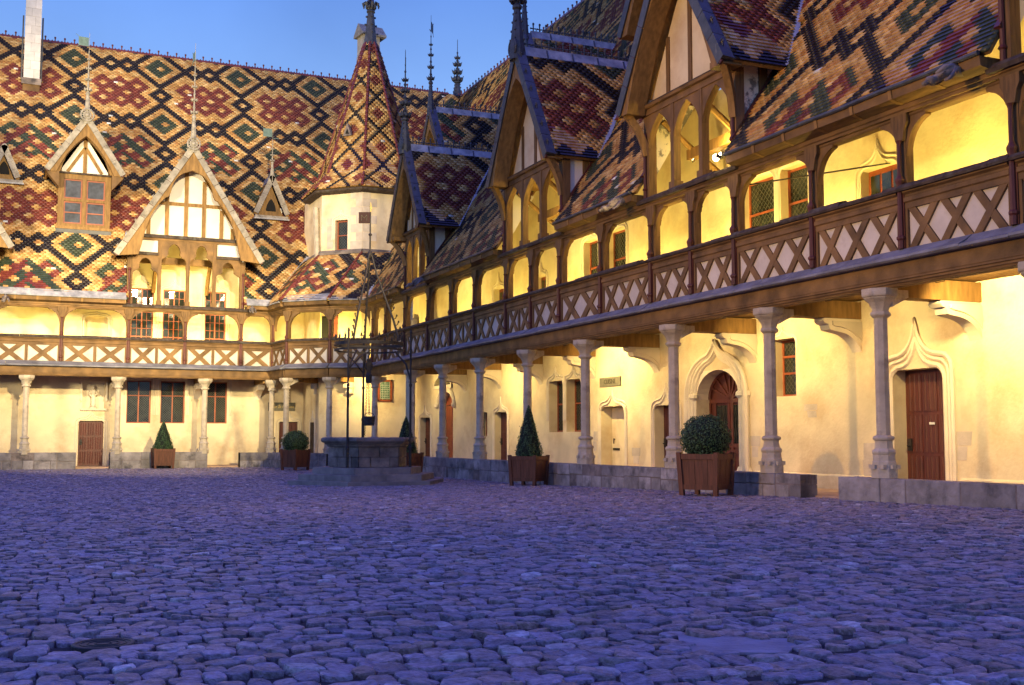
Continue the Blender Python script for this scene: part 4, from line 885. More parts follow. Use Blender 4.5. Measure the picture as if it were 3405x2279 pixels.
MB().box(.36, 1.24, 6.92, 7.8, 18.42, 18.72).build('corbelled_base', 'stone_dark', ch); MB().box(.42, 1.18, 7.0, 7.8, 18.1, 18.42).build('base', 'timber', ch)
for x in (.36, 1.24): MB().box(x - .035, x + .035, 7.3, 7.6, 18.7, 21.9).build('flashing', 'lead_dark', ch)
ch = empty('chimney', (18.55, 9.6, -1.55), R(8), LW)
MB().box(-.62, .62, -.45, .45, 19, 24.6).build('shaft', 'stone', ch)
for z, o in ((22.9, .16), (25.7, .14)): MB().box(-.62 - o, .62 + o, -.45 - o, .45 + o, z, z + .12).pu([(-.45 - o, z + .12), (.45 + o, z + .12), (0, z + .75)], -.62 - o, .62 + o).build('coping', 'verge', ch)
b = MB()
for x in (-.5, -.1, .3): b.box(x - .1, x + .12, -.42, .42, 24.6, 25.7)
b.build('flue_piers', 'stone', ch)
for u in (.02, 10.15): gargoyle(LW, u, .8)

# ------------------------------------------------------------------ corner turret
TC = (15.72, 51.86); TU = empty('stair_turret', (TC[0], TC[1], 0)); t22 = math.tan(math.pi / 8)
tag(TU, 'octagonal stair turret with a tall pointed tiled roof in the corner between the two wings', 'tower')
bpy.context.view_layer.update()
def tl(x, y, z=0): return (x - TC[0], y - TC[1], z)
AP = 2.566; RV = AP / math.cos(math.pi / 8)
vtx = lambda k, r: (r / math.cos(math.pi / 8) * math.cos(R(202.5 + 45 * k)), r / math.cos(math.pi / 8) * math.sin(R(202.5 + 45 * k)))
core = MB().lathe([(RV - .42, 0), (RV - .42, 12.7)], 0, 0, 8, math.pi / 8); core.build('inner_core', 'plaster', TU)
for k in range(-1, 3):
    a, b_ = vtx(k, AP), vtx(k + 1, AP); fr = empty('turret_side', (*a, 0), R(-90 + 45 * (k + 1)) if False else math.atan2(b_[1] - a[1], b_[0] - a[0]), TU)
    ln = math.dist(a, b_); holes = []
    if k == -1 + 1: holes = [(.72, 1.36, 9.92, 11.3)]
    z0 = 0 if k < 2 else 9
    if k == 1: ln2 = ln + .2
    wall(fr, -1.1 if k == -1 else .0, ln, z0, 12.66, holes, 0, .4, 'plaster')
    if k == 0:
        # quoins and the little window
        window(fr, .74, 1.34, 9.93, 11.28, .18, 1, (.5, 1.0), None, .11); surround(fr, .72, 1.36, 10.4, 11.3, .30, 0, 2, .035)
        for i in range(7):
            z = 9.9 + i * .39; w_ = .34 if i % 2 else .62
            MB().box(ln - w_, ln - .004, -.012, .05, z + .006, z + .384).build('quoin', 'quoin', fr)
        for i in range(4):
            z = 9.9 + i * .36 + .1; MB().box(.30, .62, -.008, .05, z, z + .34).build('quoin', 'quoin', fr)
        MB().box(.1, .75, -.02, .02, 4.6, 6.9).build('door_recess', 'core', fr); MB().box(.75, .92, -.06, .03, 4.6, 6.9).build('door_post', 'redframe', fr)  # flat dark plate on the wall, colour stands for the recess shade
    if k == 1:
        for i in range(7):
            z = 9.9 + i * .39; w_ = .66 if i % 2 else .36; MB().box(.004, w_, -.012, .05, z + .006, z + .384).build('quoin', 'quoin', fr)
        wf_ = MB(); u0, u1, z0, z1 = .78, 1.46, 3.02, 4.0
        for a1, b1, c1, d1 in ((u0, u1, z0, z0 + .09), (u0, u1, z1 - .09, z1), (u0, u0 + .09, z0, z1), (u1 - .09, u1, z0, z1)): wf_.box(a1, b1, -.06, .02, c1, d1)
        o = wf_.build('window', 'redframe', fr); MB().box(u0 + .08, u1 - .08, -.03, .0, z0 + .08, z1 - .08).build('pane', 'greenglass', o)
        g = MB(); nx, nz = 5, 8; cw, chh = (u1 - u0 - .18) / nx, (z1 - z0 - .18) / nz
        for i in range(nx):
            for j in range(nz):
                x, zz = u0 + .09 + i * cw, z0 + .09 + j * chh
                if (i + j) % 2: g.box(x + cw * .44, x + cw * .56, -.045, -.03, zz - chh * .3, zz + chh * 1.3)
                else: g.box(x - cw * .3, x + cw * 1.3, -.046, -.03, zz + chh * .43, zz + chh * .57)
        g.build('interlaced_bars', 'white', o)
    if k == -1:
        MB().box(1.05 - .35, 1.05 + .3, -.03, .02, .2, 2.1).build('door', 'timber_dark', fr); surround(fr, .7, 1.35, .2, 2.1, .32, 0, 2, .035)
    MB().box(-.02, ln + .02, -.14, .02, 9.70, 9.80).pu([(-.14, 9.801), (-.10, 9.88), (0, 9.92), (0, 9.801)], -.02, ln + .02).build('string_course', 'stone_dark', fr)
    MB().pu([(-.30, 12.58), (-.34, 12.62), (-.34, 12.68), (.0, 12.74), (.0, 12.50)], -.14, ln + .14).build('eaves_moulding', 'timber_dark', fr)
# turret roof: a short flare, then a tall pyramid
def cone_side(k, z0, r0, z1, r1, voff, ns):
    ph = R(180 + 45 * (k + 1)); er = np.array([math.cos(ph), math.sin(ph), 0]); e = np.array([-er[1], er[0], 0]); d = math.hypot(z1 - z0, r0 - r1); s = np.array([*(er[:2] * (r1 - r0) / d), (z1 - z0) / d]); nr = int(round(d / RH))
    iv = lambda r: [(-(r0 + (r1 - r0) * (r + .5) / nr) * t22, (r0 + (r1 - r0) * (r + .5) / nr) * t22)]
    tile_field(TU, er * r0 + np.array([0, 0, z0]), e, s, nr, iv, turret_pattern, ns, 4.0 * (k % 2), voff); return nr
for k in range(-2, 4):
    n0 = cone_side(k, 12.74, 2.92, 13.6, 2.22, 3, 10 if k in (-1, 0, 1) else 0); cone_side(k, 13.6, 2.22, 20.45, .24, 3 + n0, 60 if k in (0, 1) else 0)
MB().lathe([(2.90 / math.cos(math.pi / 8), 12.70), (2.20 / math.cos(math.pi / 8), 13.57), (.22, 20.4)], 0, 0, 8, math.pi / 8).build('roof_boarding', 'timber', TU)
HT = MB(); HT.prism([(-.085, -.02, 0), (-.04, .065, 0), (.04, .065, 0), (.085, -.02, 0)][::-1], [(-.065, -.03, .31), (-.03, .025, .31), (.03, .025, .31), (.065, -.03, .31)][::-1]); HT = HT.mesh('hip_tile', 'hip')
def hip_line(parent, p0, p1, out, step=.235):
    p0, p1, out = Vector(p0), Vector(p1), Vector(out); d = (p1 - p0).normalized(); y = (out - d * out.dot(d)).normalized(); x = y.cross(d)
    q = Matrix((x, y, d)).transposed().to_4x4(); n = int((p1 - p0).length / step)
    for i in range(n):
        o = link('hip_tile', HT, parent); o.matrix_local = Matrix.Translation(p0 + d * (i * step) + y * .02) @ q
for k in range(-1, 4):
    a = R(202.5 + 45 * (k)); c8 = math.cos(math.pi / 8); ra = lambda r: (r / c8 * math.cos(a), r / c8 * math.sin(a)); ov = (math.cos(a), math.sin(a), .3)
    hip_line(TU, (*ra(2.93), 12.74), (*ra(2.23), 13.6), ov); hip_line(TU, (*ra(2.23), 13.6), (*ra(.25), 20.45), ov)
MB().lathe([(.34, 20.25), (.30, 20.6), (.16, 21.9), (.22, 21.95), (.20, 22.02), (.1, 22.1), (.08, 22.5), (.16, 22.56), (.06, 22.7), (.05, 23.6)], 0, 0, 8).build('lead_cap', 'lead_dark', TU)
b = MB()
for k in range(8):
    a = 2 * math.pi * k / 8; c, s_ = math.cos(a), math.sin(a); b.tube([(.08 * c, .08 * s_, 22.1), (.30 * c, .30 * s_, 22.42), (.40 * c, .40 * s_, 22.32), (.38 * c, .38 * s_, 22.18)], [.05, .07, .06, .03], 5); b.blob((.2 * c, .2 * s_, 22.22), .09, None, .13, 5, 3)
for k in range(4):
    for z, r in ((20.9, .33), (21.3, .27), (21.7, .21)): b.blob((r * math.cos(k * math.pi / 2), r * math.sin(k * math.pi / 2), z), .06, None, None, 5, 3)
b.build('crockets', 'lead_dark', TU)
d = empty('tiny_dormer', (vtx(0, 1.62)[0] * .62 + vtx(1, 1.62)[0] * .38 , vtx(0, 1.62)[1] * .62 + vtx(1, 1.62)[1] * .38, 15.4), R(-45), TU)
MB().prism([(-.22, -.28, 0), (.22, -.28, 0), (0, -.28, .62)], [(-.1, .2, .2), (.1, .2, .2), (0, .2, .5)]).build('hood', 'stone_dark', d); MB().pw([(-.1, .08), (.1, .08), (0, .36)], -.285, -.2).build('opening', 'core', d)  # opening is a dark plate with its shade painted in
# gallery round the foot of the turret
PG = [(11.2, 51.7), (11.4, 49.65), (12.93, 48.18), (14.55, 47.4)]; CELLS = [2, -2, -2]; POSTD = post
for i in range(3):
    a, b_ = PG[i], PG[i + 1]; ln = math.dist(a, b_); fr = empty('gallery_side', tl(*a), math.atan2(b_[1] - a[1], b_[0] - a[0]), TU)
    post = (lambda p, u: POSTD(p, u) if (u < .01 and i > 0) else None); gallery(fr, [0, ln], [CELLS[i]], 0, ln, (), 'lead')
post = POSTD
for p in (PG[1], PG[2]): column(TU, *tl(*p)[:2], rz=R(-70))
fl = [tl(*p)[:2] for p in [(11.2, 51.87), (11.53, 49.75), (13.0, 48.33), (14.55, 47.58), (16.9, 47.4), (16.9, 49.6), (14.7, 49.6), (13.4, 50.9), (13.4, 53.9), (11.2, 53.9)]]
MB().pz(fl, 4.25, 4.5).build('gallery_floor', 'timber_gold', TU); MB().pz(fl, 0, .22).build('arcade_floor', 'paving', TU)
for p, q in (((11.5, 49.8), (13.3, 51.4)), ((13.0, 48.35), (14.3, 49.6))):
    MB().bar(tl(*p, 4.04), tl(*q, 4.04), .30, .36).build('tie_beam', 'timber_gold', TU); v = (Vector(p) - Vector(q)).normalized(); c = Vector(q) + v * .42
    MB().bar(tl(c.x, c.y, 3.74), tl(q[0], q[1], 3.74), .34, .24).bar(tl(c.x - v.x * .2, c.y - v.y * .2, 3.5), tl(q[0], q[1], 3.5), .3, .26).build('corbel', 'stone_warm', TU)
GP = [(10.86, 51.34), (11.02, 49.48), (12.76, 47.85), (14.2, 47.12)]; TP = [(13.12, 53.0), (13.10, 50.78), (14.64, 49.24), (16.8, 49.24)]
for i in range(3):
    p0, p1 = [Vector(tl(*GP[j], EZ0)) for j in (i, i + 1)]; q0, q1 = [Vector(tl(*TP[j], 9.74)) for j in (i, i + 1)]
    if i == 2: p1 = p0 + (p1 - p0) * 1.9
    if i == 0: p0 = p1 + (p0 - p1) * 1.5; q0 = q1 + (q0 - q1) * 1.2
    e = (p1 - p0).normalized(); ref = q1 if i == 0 else q0; n = e.cross(ref - p0).normalized(); s = n.cross(e); H = (ref - p0).dot(s); nr = int(H / RH); al, ar = (q0 - p0).dot(e), (q1 - p0).dot(e); Lp = (p1 - p0).length
    tile_field(TU, p0, e, s, nr, lambda r: [(al * (r + .5) / nr, Lp + (ar - Lp) * (r + .5) / nr)], main_pattern, 40 if i else 0, 3 + 4 * i, 42)
    slope_under(TU, [p0, p1, p0 + e * ar + s * H, p0 + e * al + s * H])
for i, ov in ((1, (-.9, -.4, .3)), (2, (-.4, -.9, .3))): hip_line(TU, tl(*GP[i], EZ0 + .06), tl(*TP[i], 9.76), ov, .25)
for a, b_, nn in (((10.98, 51.42, 7.45), (13.15, 53.1, 9.95), (-.5, -.6, .65)), ((14.35, 46.95, 7.46), (15.95, 49.2, 9.85), (-.55, -.5, .65))):
    a, b_, nn = Vector(tl(*a)), Vector(tl(*b_)), Vector(nn).normalized(); sd = (b_ - a).normalized().cross(nn) * .16
    MB().prism([a - sd, a + sd, a + sd + nn * .05, a - sd + nn * .05], [b_ - sd, b_ + sd, b_ + sd + nn * .05, b_ - sd + nn * .05]).build('valley_flashing', 'lead', TU)
# downpipe on the turret's left edge
MB().tube([tl(13.0, 50.95, 9.2), tl(13.02, 50.93, 9.7), tl(13.0, 51.25, 12.0)], .13, 6).build('rain_pipe', 'stone', TU)

# ------------------------------------------------------------------ low walls under the columns, stone by stone
def low_wall(name, parts, label, hgt, coping=True):
    root = empty(name, (*parts[0][0], 0)); tag(root, label, 'wall'); o0 = Vector((*parts[0][0], 0))
    for a, b_, rows in parts:
        a3, b3 = Vector((*a, 0)), Vector((*b_, 0)); ln = (b3 - a3).length; ang = math.atan2(b3.y - a3.y, b3.x - a3.x); ux = (b3 - a3) / ln; wx = Vector((-ux.y, ux.x, 0))
        def put(u0, u1, z0, z1, m='stone_wall'):
            g = .010; j = RN.rand() * .026; q = lambda u, w, z: a3 - o0 + ux * u + wx * w + Vector((0, 0, z)); ch = .012
            bw = MB(); F = [(u0 + g, z0 + g), (u1 - g, z0 + g), (u1 - g, z1 - g * .5), (u0 + g, z1 - g * .5)]; I = [(u0 + g + ch, z0 + g + ch), (u1 - g - ch, z0 + g + ch), (u1 - g - ch, z1 - ch), (u0 + g + ch, z1 - ch)]
            vs = [q(u, -.21 + j, z) for u, z in I] + [q(u, -.21 + j + ch, z) for u, z in F] + [q(u, .21, z) for u, z in F]
            bw.add(vs, [(0, 1, 2, 3)] + [(4 + i, 4 + (i + 1) % 4, (i + 1) % 4, i) for i in range(4)] + [(8 + i, 8 + (i + 1) % 4, 4 + (i + 1) % 4, 4 + i) for i in range(4)] + [(11, 10, 9, 8)])
            bw.build('stone_block', m, root)
        x = 0
        while x < ln - .02:                                # tall upper blocks
            st = min(x + .55 + RN.rand() * .75, ln); st = ln if ln - st < .35 else st; p = a3 + ux * x
            zg = gz(p.x, p.y) - .06; zt = hgt; zm = zg + .06 + (zt - zg) * (.42 + .08 * RN.rand())
            if rows > 1 and zt - zg > .45:
                put(x, st, zm, zt); y = x
                while y < st - .02:
                    s2 = min(y + .35 + .35 * RN.rand(), st); s2 = st if st - s2 < .2 else s2; put(y, s2, zg, zm); y = s2
            else: put(x, st, zg, zt)
            x = st
        c = MB(); q = lambda u, w, z: a3 - o0 + ux * u + wx * w + Vector((0, 0, z)); z0 = gz(a3.x, a3.y) - .05
        c.hexa([q(.01, -.185, z0), (q(ln - .01, -.185, z0)), q(ln - .01, .19, z0), q(.01, .19, z0), q(.01, -.185, hgt - .012), q(ln - .01, -.185, hgt - .012), q(ln - .01, .19, hgt - .012), q(.01, .19, hgt - .012)]); c.build('mortar_core', 'stone_dark', root)
    return root
RO = Vector((14.55, 47.4, 0)); RD = Vector((math.cos(ANG), math.sin(ANG), 0)); rp = lambda u: (RO + RD * u)[:2]
low_wall('low_wall', [(rp(.3), rp(29.75), 2)], 'long low wall of grey stone blocks under the row of columns from well to gap', .70)
low_wall('low_wall', [(rp(30.85), rp(40), 1)], 'short low wall of big rough blocks in front of the dark red panelled door', .70)
low_wall('low_wall', [((-6.5, 51.7), (2.96, 51.7), 2)], 'low grey stone wall left of the nine-panel door under the statue niche', .78)
low_wall('low_wall', [((4.3, 51.7), (8.38, 51.7), 2)], 'low grey stone wall behind the pointed box tree under the three lattice windows', .78)
low_wall('low_wall', [((9.78, 51.7), PG[0], 2), (PG[0], PG[1], 2), (PG[1], PG[2], 2), (PG[2], PG[3], 2)], 'low stone wall that bends round the foot of the turret behind the well', .74)
MB().box(14.0, 14.6, 16.4, 17.75, .1, .29).build('threshold_step', 'paving', kind='structure') if False else None

# ------------------------------------------------------------------ planters and clipped box trees
def planter(x, y, rz, s, label, src=None):
    if src: o = copy_tree(src, None, (x, y, gz(x, y)), rz)
    else:
        o = empty('planter', (x, y, gz(x, y)), rz); h, wt, wb, leg = .84, .405, .36, .13
        P = lambda sx, sy, z, off=0: ((wb + (wt - wb) * z / h + off) * sx, (wb + (wt - wb) * z / h + off) * sy, z)
        for sx, sy in ((1, 1), (-1, 1), (-1, -1), (1, -1)):
            q = []
            for z in (0, h + .03):
                c = P(sx, sy, z); q += [(c[0] - .045, c[1] - .045, z), (c[0] + .045, c[1] - .045, z), (c[0] + .045, c[1] + .045, z), (c[0] - .045, c[1] + .045, z)]
            MB().hexa(q).build('post', 'planter', o)
        for k in range(4):
            ca, sa = math.cos(k * math.pi / 2), math.sin(k * math.pi / 2); rot = lambda p: (p[0] * ca - p[1] * sa, p[0] * sa + p[1] * ca, p[2])
            def seg(x0, x1, z0, z1, d0, d1, name):
                w = lambda z: wb + (wt - wb) * z / h
                q = []
                for z in (z0, z1): q += [rot((x0 * w(z), -w(z) - d0, z)), rot((x1 * w(z), -w(z) - d0, z)), rot((x1 * w(z), -w(z) + d1, z)), rot((x0 * w(z), -w(z) + d1, z))]
                MB().hexa(q).build(name, 'planter', o)
            seg(-.89, .89, h - .11, h, .028, .02, 'rail'); seg(-.89, .89, leg, leg + .10, .028, .02, 'rail')
            for i in range(5): a = -.89 + i * 1.78 / 5; seg(a + .006, a + 1.78 / 5 - .006, leg + .10, h - .11, .004 + .004 * (i % 2), .02, 'plank')
        MB().box(-.36, .36, -.36, .36, h - .16, h - .10).build('soil', 'bed', o)
    o.scale = (s, s, s); return tag(o, label, 'planter', 'wooden planters in the courtyard')
def leaf_mesh(kind):
    b = MB(); n = 5200 if kind == 'ball' else 4600; LC = [(.034, .078, .024), (.046, .098, .030), (.024, .056, .019), (.064, .118, .040), (.038, .082, .032)]
    for _ in range(n):
        if kind == 'ball':
            v = Vector(RN.randn(3)); v.normalize(); 
            if v.z < -.82: continue
            nrm = v; p = v * (.50 * (1 - .16 * RN.rand() ** 2.2) + .022 * math.sin(9 * v.x + 4 * v.z) * math.sin(7 * v.y) + .014 * math.sin(17 * v.z + 5 * v.y)); p.z = p.z * .96 + .45
        else:
            t = 1 - math.sqrt(RN.rand()); a = RN.rand() * 2 * math.pi; r = .40 * ((1 - t) ** .88) * (1 - .18 * RN.rand() ** 2) * (1 + .09 * math.sin(5 * a + 9 * t) + .05 * math.sin(11 * a - 23 * t)); 
            if t < .07: r *= .86 + 2 * t
            p = Vector((r * math.cos(a), r * math.sin(a), t * 1.30)); nrm = Vector((math.cos(a), math.sin(a), .35)).normalized()
        sz = .017 + .014 * RN.rand()
        if RN.rand() < .05: p += nrm * (.02 + .04 * RN.rand())
        d = (nrm + Vector(RN.randn(3)) * .55).normalized(); x = d.orthogonal().normalized(); x.rotate(Matrix.Rotation(RN.rand() * 6.28, 3, d)); y = d.cross(x); c = LC[RN.randint(5)]
        b.add([p - x * sz * .5, p + y * sz * .6 - x * sz * .1 + d * sz * .2, p + x * sz + d * sz * .1, p - y * sz * .6 - x * sz * .1 + d * sz * .2], [(0, 1, 2, 3)], c)
    return b.mesh('crown', 'leaf')
CROWN = {k: leaf_mesh(k) for k in ('ball', 'cone')}
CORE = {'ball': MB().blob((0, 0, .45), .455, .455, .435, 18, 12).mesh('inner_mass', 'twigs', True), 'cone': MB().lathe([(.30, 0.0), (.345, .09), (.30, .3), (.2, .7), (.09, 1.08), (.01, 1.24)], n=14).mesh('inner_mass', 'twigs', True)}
TRUNK = MB().tube([(0, 0, -.12), (.01, 0, .1), (0, .01, .3)], [.03, .026, .02], 6).mesh('trunk', 'bark')
def topiary(kind, x, y, rz, s, zb, label):
    o = empty('box_tree', (x, y, zb), rz); link('crown', CROWN[kind], o); link('inner_mass', CORE[kind], o); link('trunk', TRUNK, o); o.scale = s
    return tag(o, label, 'box tree', 'clipped box trees in planters')
PL = [('ball', 13.02, 19.5, 32, 1.0, 'brown wooden planter nearest the camera, before the great arched door, holding the larger ball'),
      ('cone', 13.45, 28.9, 38, .97, 'brown wooden planter by the long low wall, halfway between the well and the nearest planter'),
      ('ball', 11.2, 47.0, 33, 1.0, 'brown wooden planter left of the well before the turret corner, holding a ball-shaped bush'),
      ('cone', 6.42, 51.05, 2, 1.0, 'brown wooden planter below the lattice windows of the back wing'),
      ('cone', 12.95, 38.0, 30, 1.0, 'brown wooden planter mostly hidden behind the well steps')]
TL = ['large round clipped box ball in the nearest planter', 'tall clipped box cone with a thin tip, by the low wall between well and camera', 'round clipped box ball in the planter left of the well', 'neat clipped box cone under the lattice windows of the back wing', 'clipped box cone half hidden behind the iron post of the well']
TS = [(1.0, 1.0, .70), (.96, 1.13, .80), (1.09, 1.05, .67), (1.10, .98, .80), (1.02, 1.05, .80)]
PSRC = None
for (k, x, y, rz, s, lb), tlab, (sx, sz, zo) in zip(PL, TL, TS):
    p = planter(x, y, R(rz), s, lb, PSRC); PSRC = PSRC or p
    topiary(k, x, y, R(rz * 3), (sx, sx, sz), gz(x, y) + zo, tlab)

# ------------------------------------------------------------------ well
WX, WY = 10.15, 33.3; wz = gz(WX, WY); WELL = empty('stone_well', (WX, WY, 0), 0); tag(WELL, 'old grey stone well on three hexagonal steps in the middle of the courtyard', 'well')
vd = math.atan2(-WY, -WX)          # direction towards the camera
hexv = lambda r, off=-13, n=6: [(r * math.cos(vd + R(off + 360 / n * i)), r * math.sin(vd + R(off + 360 / n * i))) for i in range(n)]
for r, z0, z1 in ((2.44, wz - .06, .15), (2.12, .15, .335), (1.70, .335, .53)):
    v0, v1 = hexv(r), hexv(r * .6)
    for i in range(6):
        a, c, d2, e2 = v0[i], v0[(i + 1) % 6], v1[(i + 1) % 6], v1[i]; m = ((a[0] + c[0]) / 2, (a[1] + c[1]) / 2); m2 = ((d2[0] + e2[0]) / 2, (d2[1] + e2[1]) / 2)
        for A, B_, C_, D_ in ((a, m, m2, e2), (m, c, d2, m2)):
            sh = lambda p: tuple(p); cx, cy = sum(p[0] for p in (A, B_, C_, D_)) / 4, sum(p[1] for p in (A, B_, C_, D_)) / 4; f = lambda p: (cx + (p[0] - cx) * .994, cy + (p[1] - cy) * .994); dz = RN.rand() * .008
            MB().pz([f(p) for p in (A, B_, C_, D_)], z0, z1 - dz).build('step', 'stone_step', WELL)
for j, (z0, z1) in enumerate(((.53, .83), (.83, 1.12))):
    v0 = hexv(1.22); v1 = hexv(.95)
    for i in range(6):
        a, c = Vector(v0[i]), Vector(v0[(i + 1) % 6]); a1, c1 = Vector(v1[i]), Vector(v1[(i + 1) % 6]); cut = (.0, .52, 1.) if j else (0, .3, .78, 1.)
        for t0, t1 in zip(cut[:-1], cut[1:]):
            P = [a.lerp(c, t0 + .010), a.lerp(c, t1 - .010), a1.lerp(c1, t1), a1.lerp(c1, t0)]; MB().pz([tuple(p) for p in P], z0 + .009, z1 - .009).build('stone_block', 'stone_dark', WELL)
b = MB()
for (r0, z0), (r1, z1) in zip(((1.20, 1.12), (1.26, 1.14), (1.28, 1.19), (1.33, 1.21), (1.34, 1.24), (1.42, 1.26), (1.46, 1.31), (1.45, 1.37), (1.40, 1.405)), ((1.26, 1.14), (1.28, 1.19), (1.33, 1.21), (1.34, 1.24), (1.42, 1.26), (1.46, 1.31), (1.45, 1.37), (1.40, 1.405), (1.05, 1.41))):
    A = [(x, y, z0) for x, y in hexv(r0, -13, 6)]; B_ = [(x, y, z1) for x, y in hexv(r1, -13, 6)]; b.add(A + B_, [(i, (i + 1) % 6, 6 + (i + 1) % 6, 6 + i) for i in range(6)])
A = [(x, y, 1.41) for x, y in hexv(1.05)]; B_ = [(x, y, .3) for x, y in hexv(1.05)]; b.add(A + B_, [(i, (i + 1) % 6, 6 + (i + 1) % 6, 6 + i) for i in range(6)])
b.build('rim', 'stone_dark', WELL)
IR = empty('well_head_frame', (WX, WY, 0), 0); tag(IR, 'tall black wrought iron frame with a spiked crown ring standing over the stone well', 'iron frame')
pol = lambda r, deg: (r * math.cos(vd + R(deg)), r * math.sin(vd + R(deg)))
PT = [(-26, 1.36, .53), (58, 1.46, .53), (188, 1.18, 1.41)]
for dg, r, z0 in PT:
    x, y = pol(r, dg); b = MB().lathe([(.046, z0), (.046, z0 + .5), (.058, z0 + .52), (.058, z0 + .58), (.038, z0 + .62), (.034, 2.9), (.048, 2.92), (.048, 2.98), (.032, 3.0), (.030, 4.5), (.046, 4.52), (.02, 4.62)], x, y, 8)
    b.tube([(x, y, 3.1), (x * .88, y * .88, 3.6), (x * .62, y * .62, 3.98)], .028, 6); tx, ty = -y / r, x / r
    b.tube([(x, y, 3.4), (x + tx * .3 - x * .1, y + ty * .3 - y * .1, 3.75), (x + tx * .55 - x * .25, y + ty * .55 - y * .25, 3.95)], .02, 5)
    if z0 < 1: b.tube([(x, y, 1.3), (x * .96, y * .96, 1.33)], .03, 6)
    b.build('post', 'iron', IR)
RR = 1.05
for z, h in ((4.04, .028), (4.22, .05)):
    b = MB(); n = 36; pts = [(RR * math.cos(2 * math.pi * i / n), RR * math.sin(2 * math.pi * i / n)) for i in range(n)]
    b.add([(x * k_, y * k_, z + dz) for x, y in pts for k_, dz in ((1, -h), (1, h), (.965, h), (.965, -h))], [(4 * i + j, 4 * i + (j + 1) % 4, 4 * ((i + 1) % n) + (j + 1) % 4, 4 * ((i + 1) % n) + j) for i in range(n) for j in range(4)])
    b.build('ring', 'iron', IR)
sp = MB().tube([(0, 0, 0), (0, 0, .12)], .013, 5).blob((0, 0, .14), .035, None, .045, 5, 3).blob((-.03, 0, .1), .022, None, None, 4, 3).blob((.03, 0, .1), .022, None, None, 4, 3).tube([(0, 0, .17), (0, 0, .24)], [.015, .003], 4).mesh('spike', 'iron')
for i in range(24): a = 2 * math.pi * i / 24; link('spike', sp, IR, (RR * .98 * math.cos(a), RR * .98 * math.sin(a), 4.31), (0, 0, a + math.pi / 2))
AX = (0.05, 0, 7.0)
for dg, r, z0 in PT:
    x, y = pol(RR, dg); b = MB(); pts = [Vector((x, y, 4.3)), Vector((x * .82, y * .82, 4.9)), Vector((x * .5, y * .5, 5.7)), Vector((x * .22, y * .22, 6.4)), Vector((x * .05, y * .05, 7.0))]; b.tube(pts, [.035, .032, .03, .028, .03], 6)
    for i in range(11):
        t = .04 + i * .075; s = t * 4; k = min(int(s), 3); p = pts[k].lerp(pts[k + 1], s - k); o_ = Vector((x, y, .4)).normalized()
        b.tube([p, p + o_ * .09, p + o_ * .12 + Vector((0, 0, .06))], [.014, .012, .02], 4); b.blob(tuple(p + o_ * .13 + Vector((0, 0, .07))), .032, None, .04, 5, 3)
    b.build('arch_bar', 'iron', IR)
MB().tube([(0, 0, 6.9), (0, 0, 8.35)], [.03, .02], 6).blob((0, 0, 6.98), .09, None, .12, 8, 5).blob((0, 0, 7.6), .06, None, .05, 7, 4).build('top_rod', 'iron', IR)
MB().tube([(0, 0, 8.3), (.01, 0, 8.45), (0, 0, 8.6)], [.02, .04, .01], 6).build('gilt_tip', 'gilt', IR)
lf = Vector((-CR[0], -CR[1], 0)); nf = Vector((-CF[0], -CF[1], 0)).normalized()
b = MB(); P = [Vector((0, 0, 7.95)) + lf * .02, Vector((0, 0, 7.95)) + lf * .36, Vector((0, 0, 8.30)) + lf * .36, Vector((0, 0, 8.30)) + lf * .02]; b.prism([p - nf * .008 for p in P], [p + nf * .008 for p in P]); fo = b.build('flag', 'flag', IR)
b = MB(); Q = lambda a, z: tuple(Vector((0, 0, z)) + lf * a + nf * .012)
for (a0, z0), (a1, z1) in (((.27, 8.03), (.27, 8.21)), ((.27, 8.21), (.19, 8.10)), ((.19, 8.10), (.11, 8.21)), ((.11, 8.21), (.11, 8.03))): b.bar(Q(a0, z0), Q(a1, z1), .008, .03, tuple(nf))
b.build('letter', 'sign', fo)
# pulley, chain and bucket
CHX = pol(.05, 90); b = MB().tube([(0, 0, 4.0), (.03, 0, 3.93), (-.03, 0, 3.86), (.0, 0, 3.8)], .016, 5).box(-.07, .07, -.03, .03, 3.35, 3.78).lathe([(.08, 3.05), (.10, 3.1), (.10, 3.3), (.06, 3.36)], 0, 0, 8)
b.tube([(.10 * math.cos(a), .0, 3.56 + .13 * math.sin(a)) for a in np.linspace(0, 2 * math.pi, 14, endpoint=False)], .03, 5, True).build('pulley', 'iron', IR)
def chain(parent, p0, p1, sag, n):
    b = MB(); P0, P1 = Vector(p0), Vector(p1); pts = [P0.lerp(P1, i / n) + Vector((0, 0, -sag * 4 * (i / n) * (1 - i / n))) for i in range(n + 1)]
    for i in range(n):
        c = (pts[i] + pts[i + 1]) / 2; d = (pts[i + 1] - pts[i]); h = d.length * .62; d.normalize(); sd = Vector(CR.tolist()) if i % 2 else nf; sd = (sd - d * sd.dot(d)).normalized()
        b.tube([c + d * h * math.cos(a) + sd * .022 * math.sin(a) for a in np.linspace(0, 2 * math.pi, 8, endpoint=False)], .0075, 4, True)
    return b.build('chain', 'iron', parent)
BX, BY = 0.03, 0.02
chain(IR, (0, 0, 3.08), (BX, BY, 2.1), 0, 20); px, py = pol(1.08, 186); chain(IR, (-.05, 0, 3.1), (px, py, 1.45), .10, 34)
BK = empty('bucket', (WX + BX, WY + BY, 1.76)); tag(BK, 'small dark wooden bucket hanging on a chain above the well', 'bucket')
MB().lathe([(.15, 0), (.185, .28), (.165, .28), (.13, .03)], n=14).build('tub', 'timber_dark', BK)
for z, r in ((.05, .159), (.20, .178)): MB().lathe([(r, z), (r + .006, z + .02), (r, z + .04)], n=14).build('hoop', 'iron', BK)
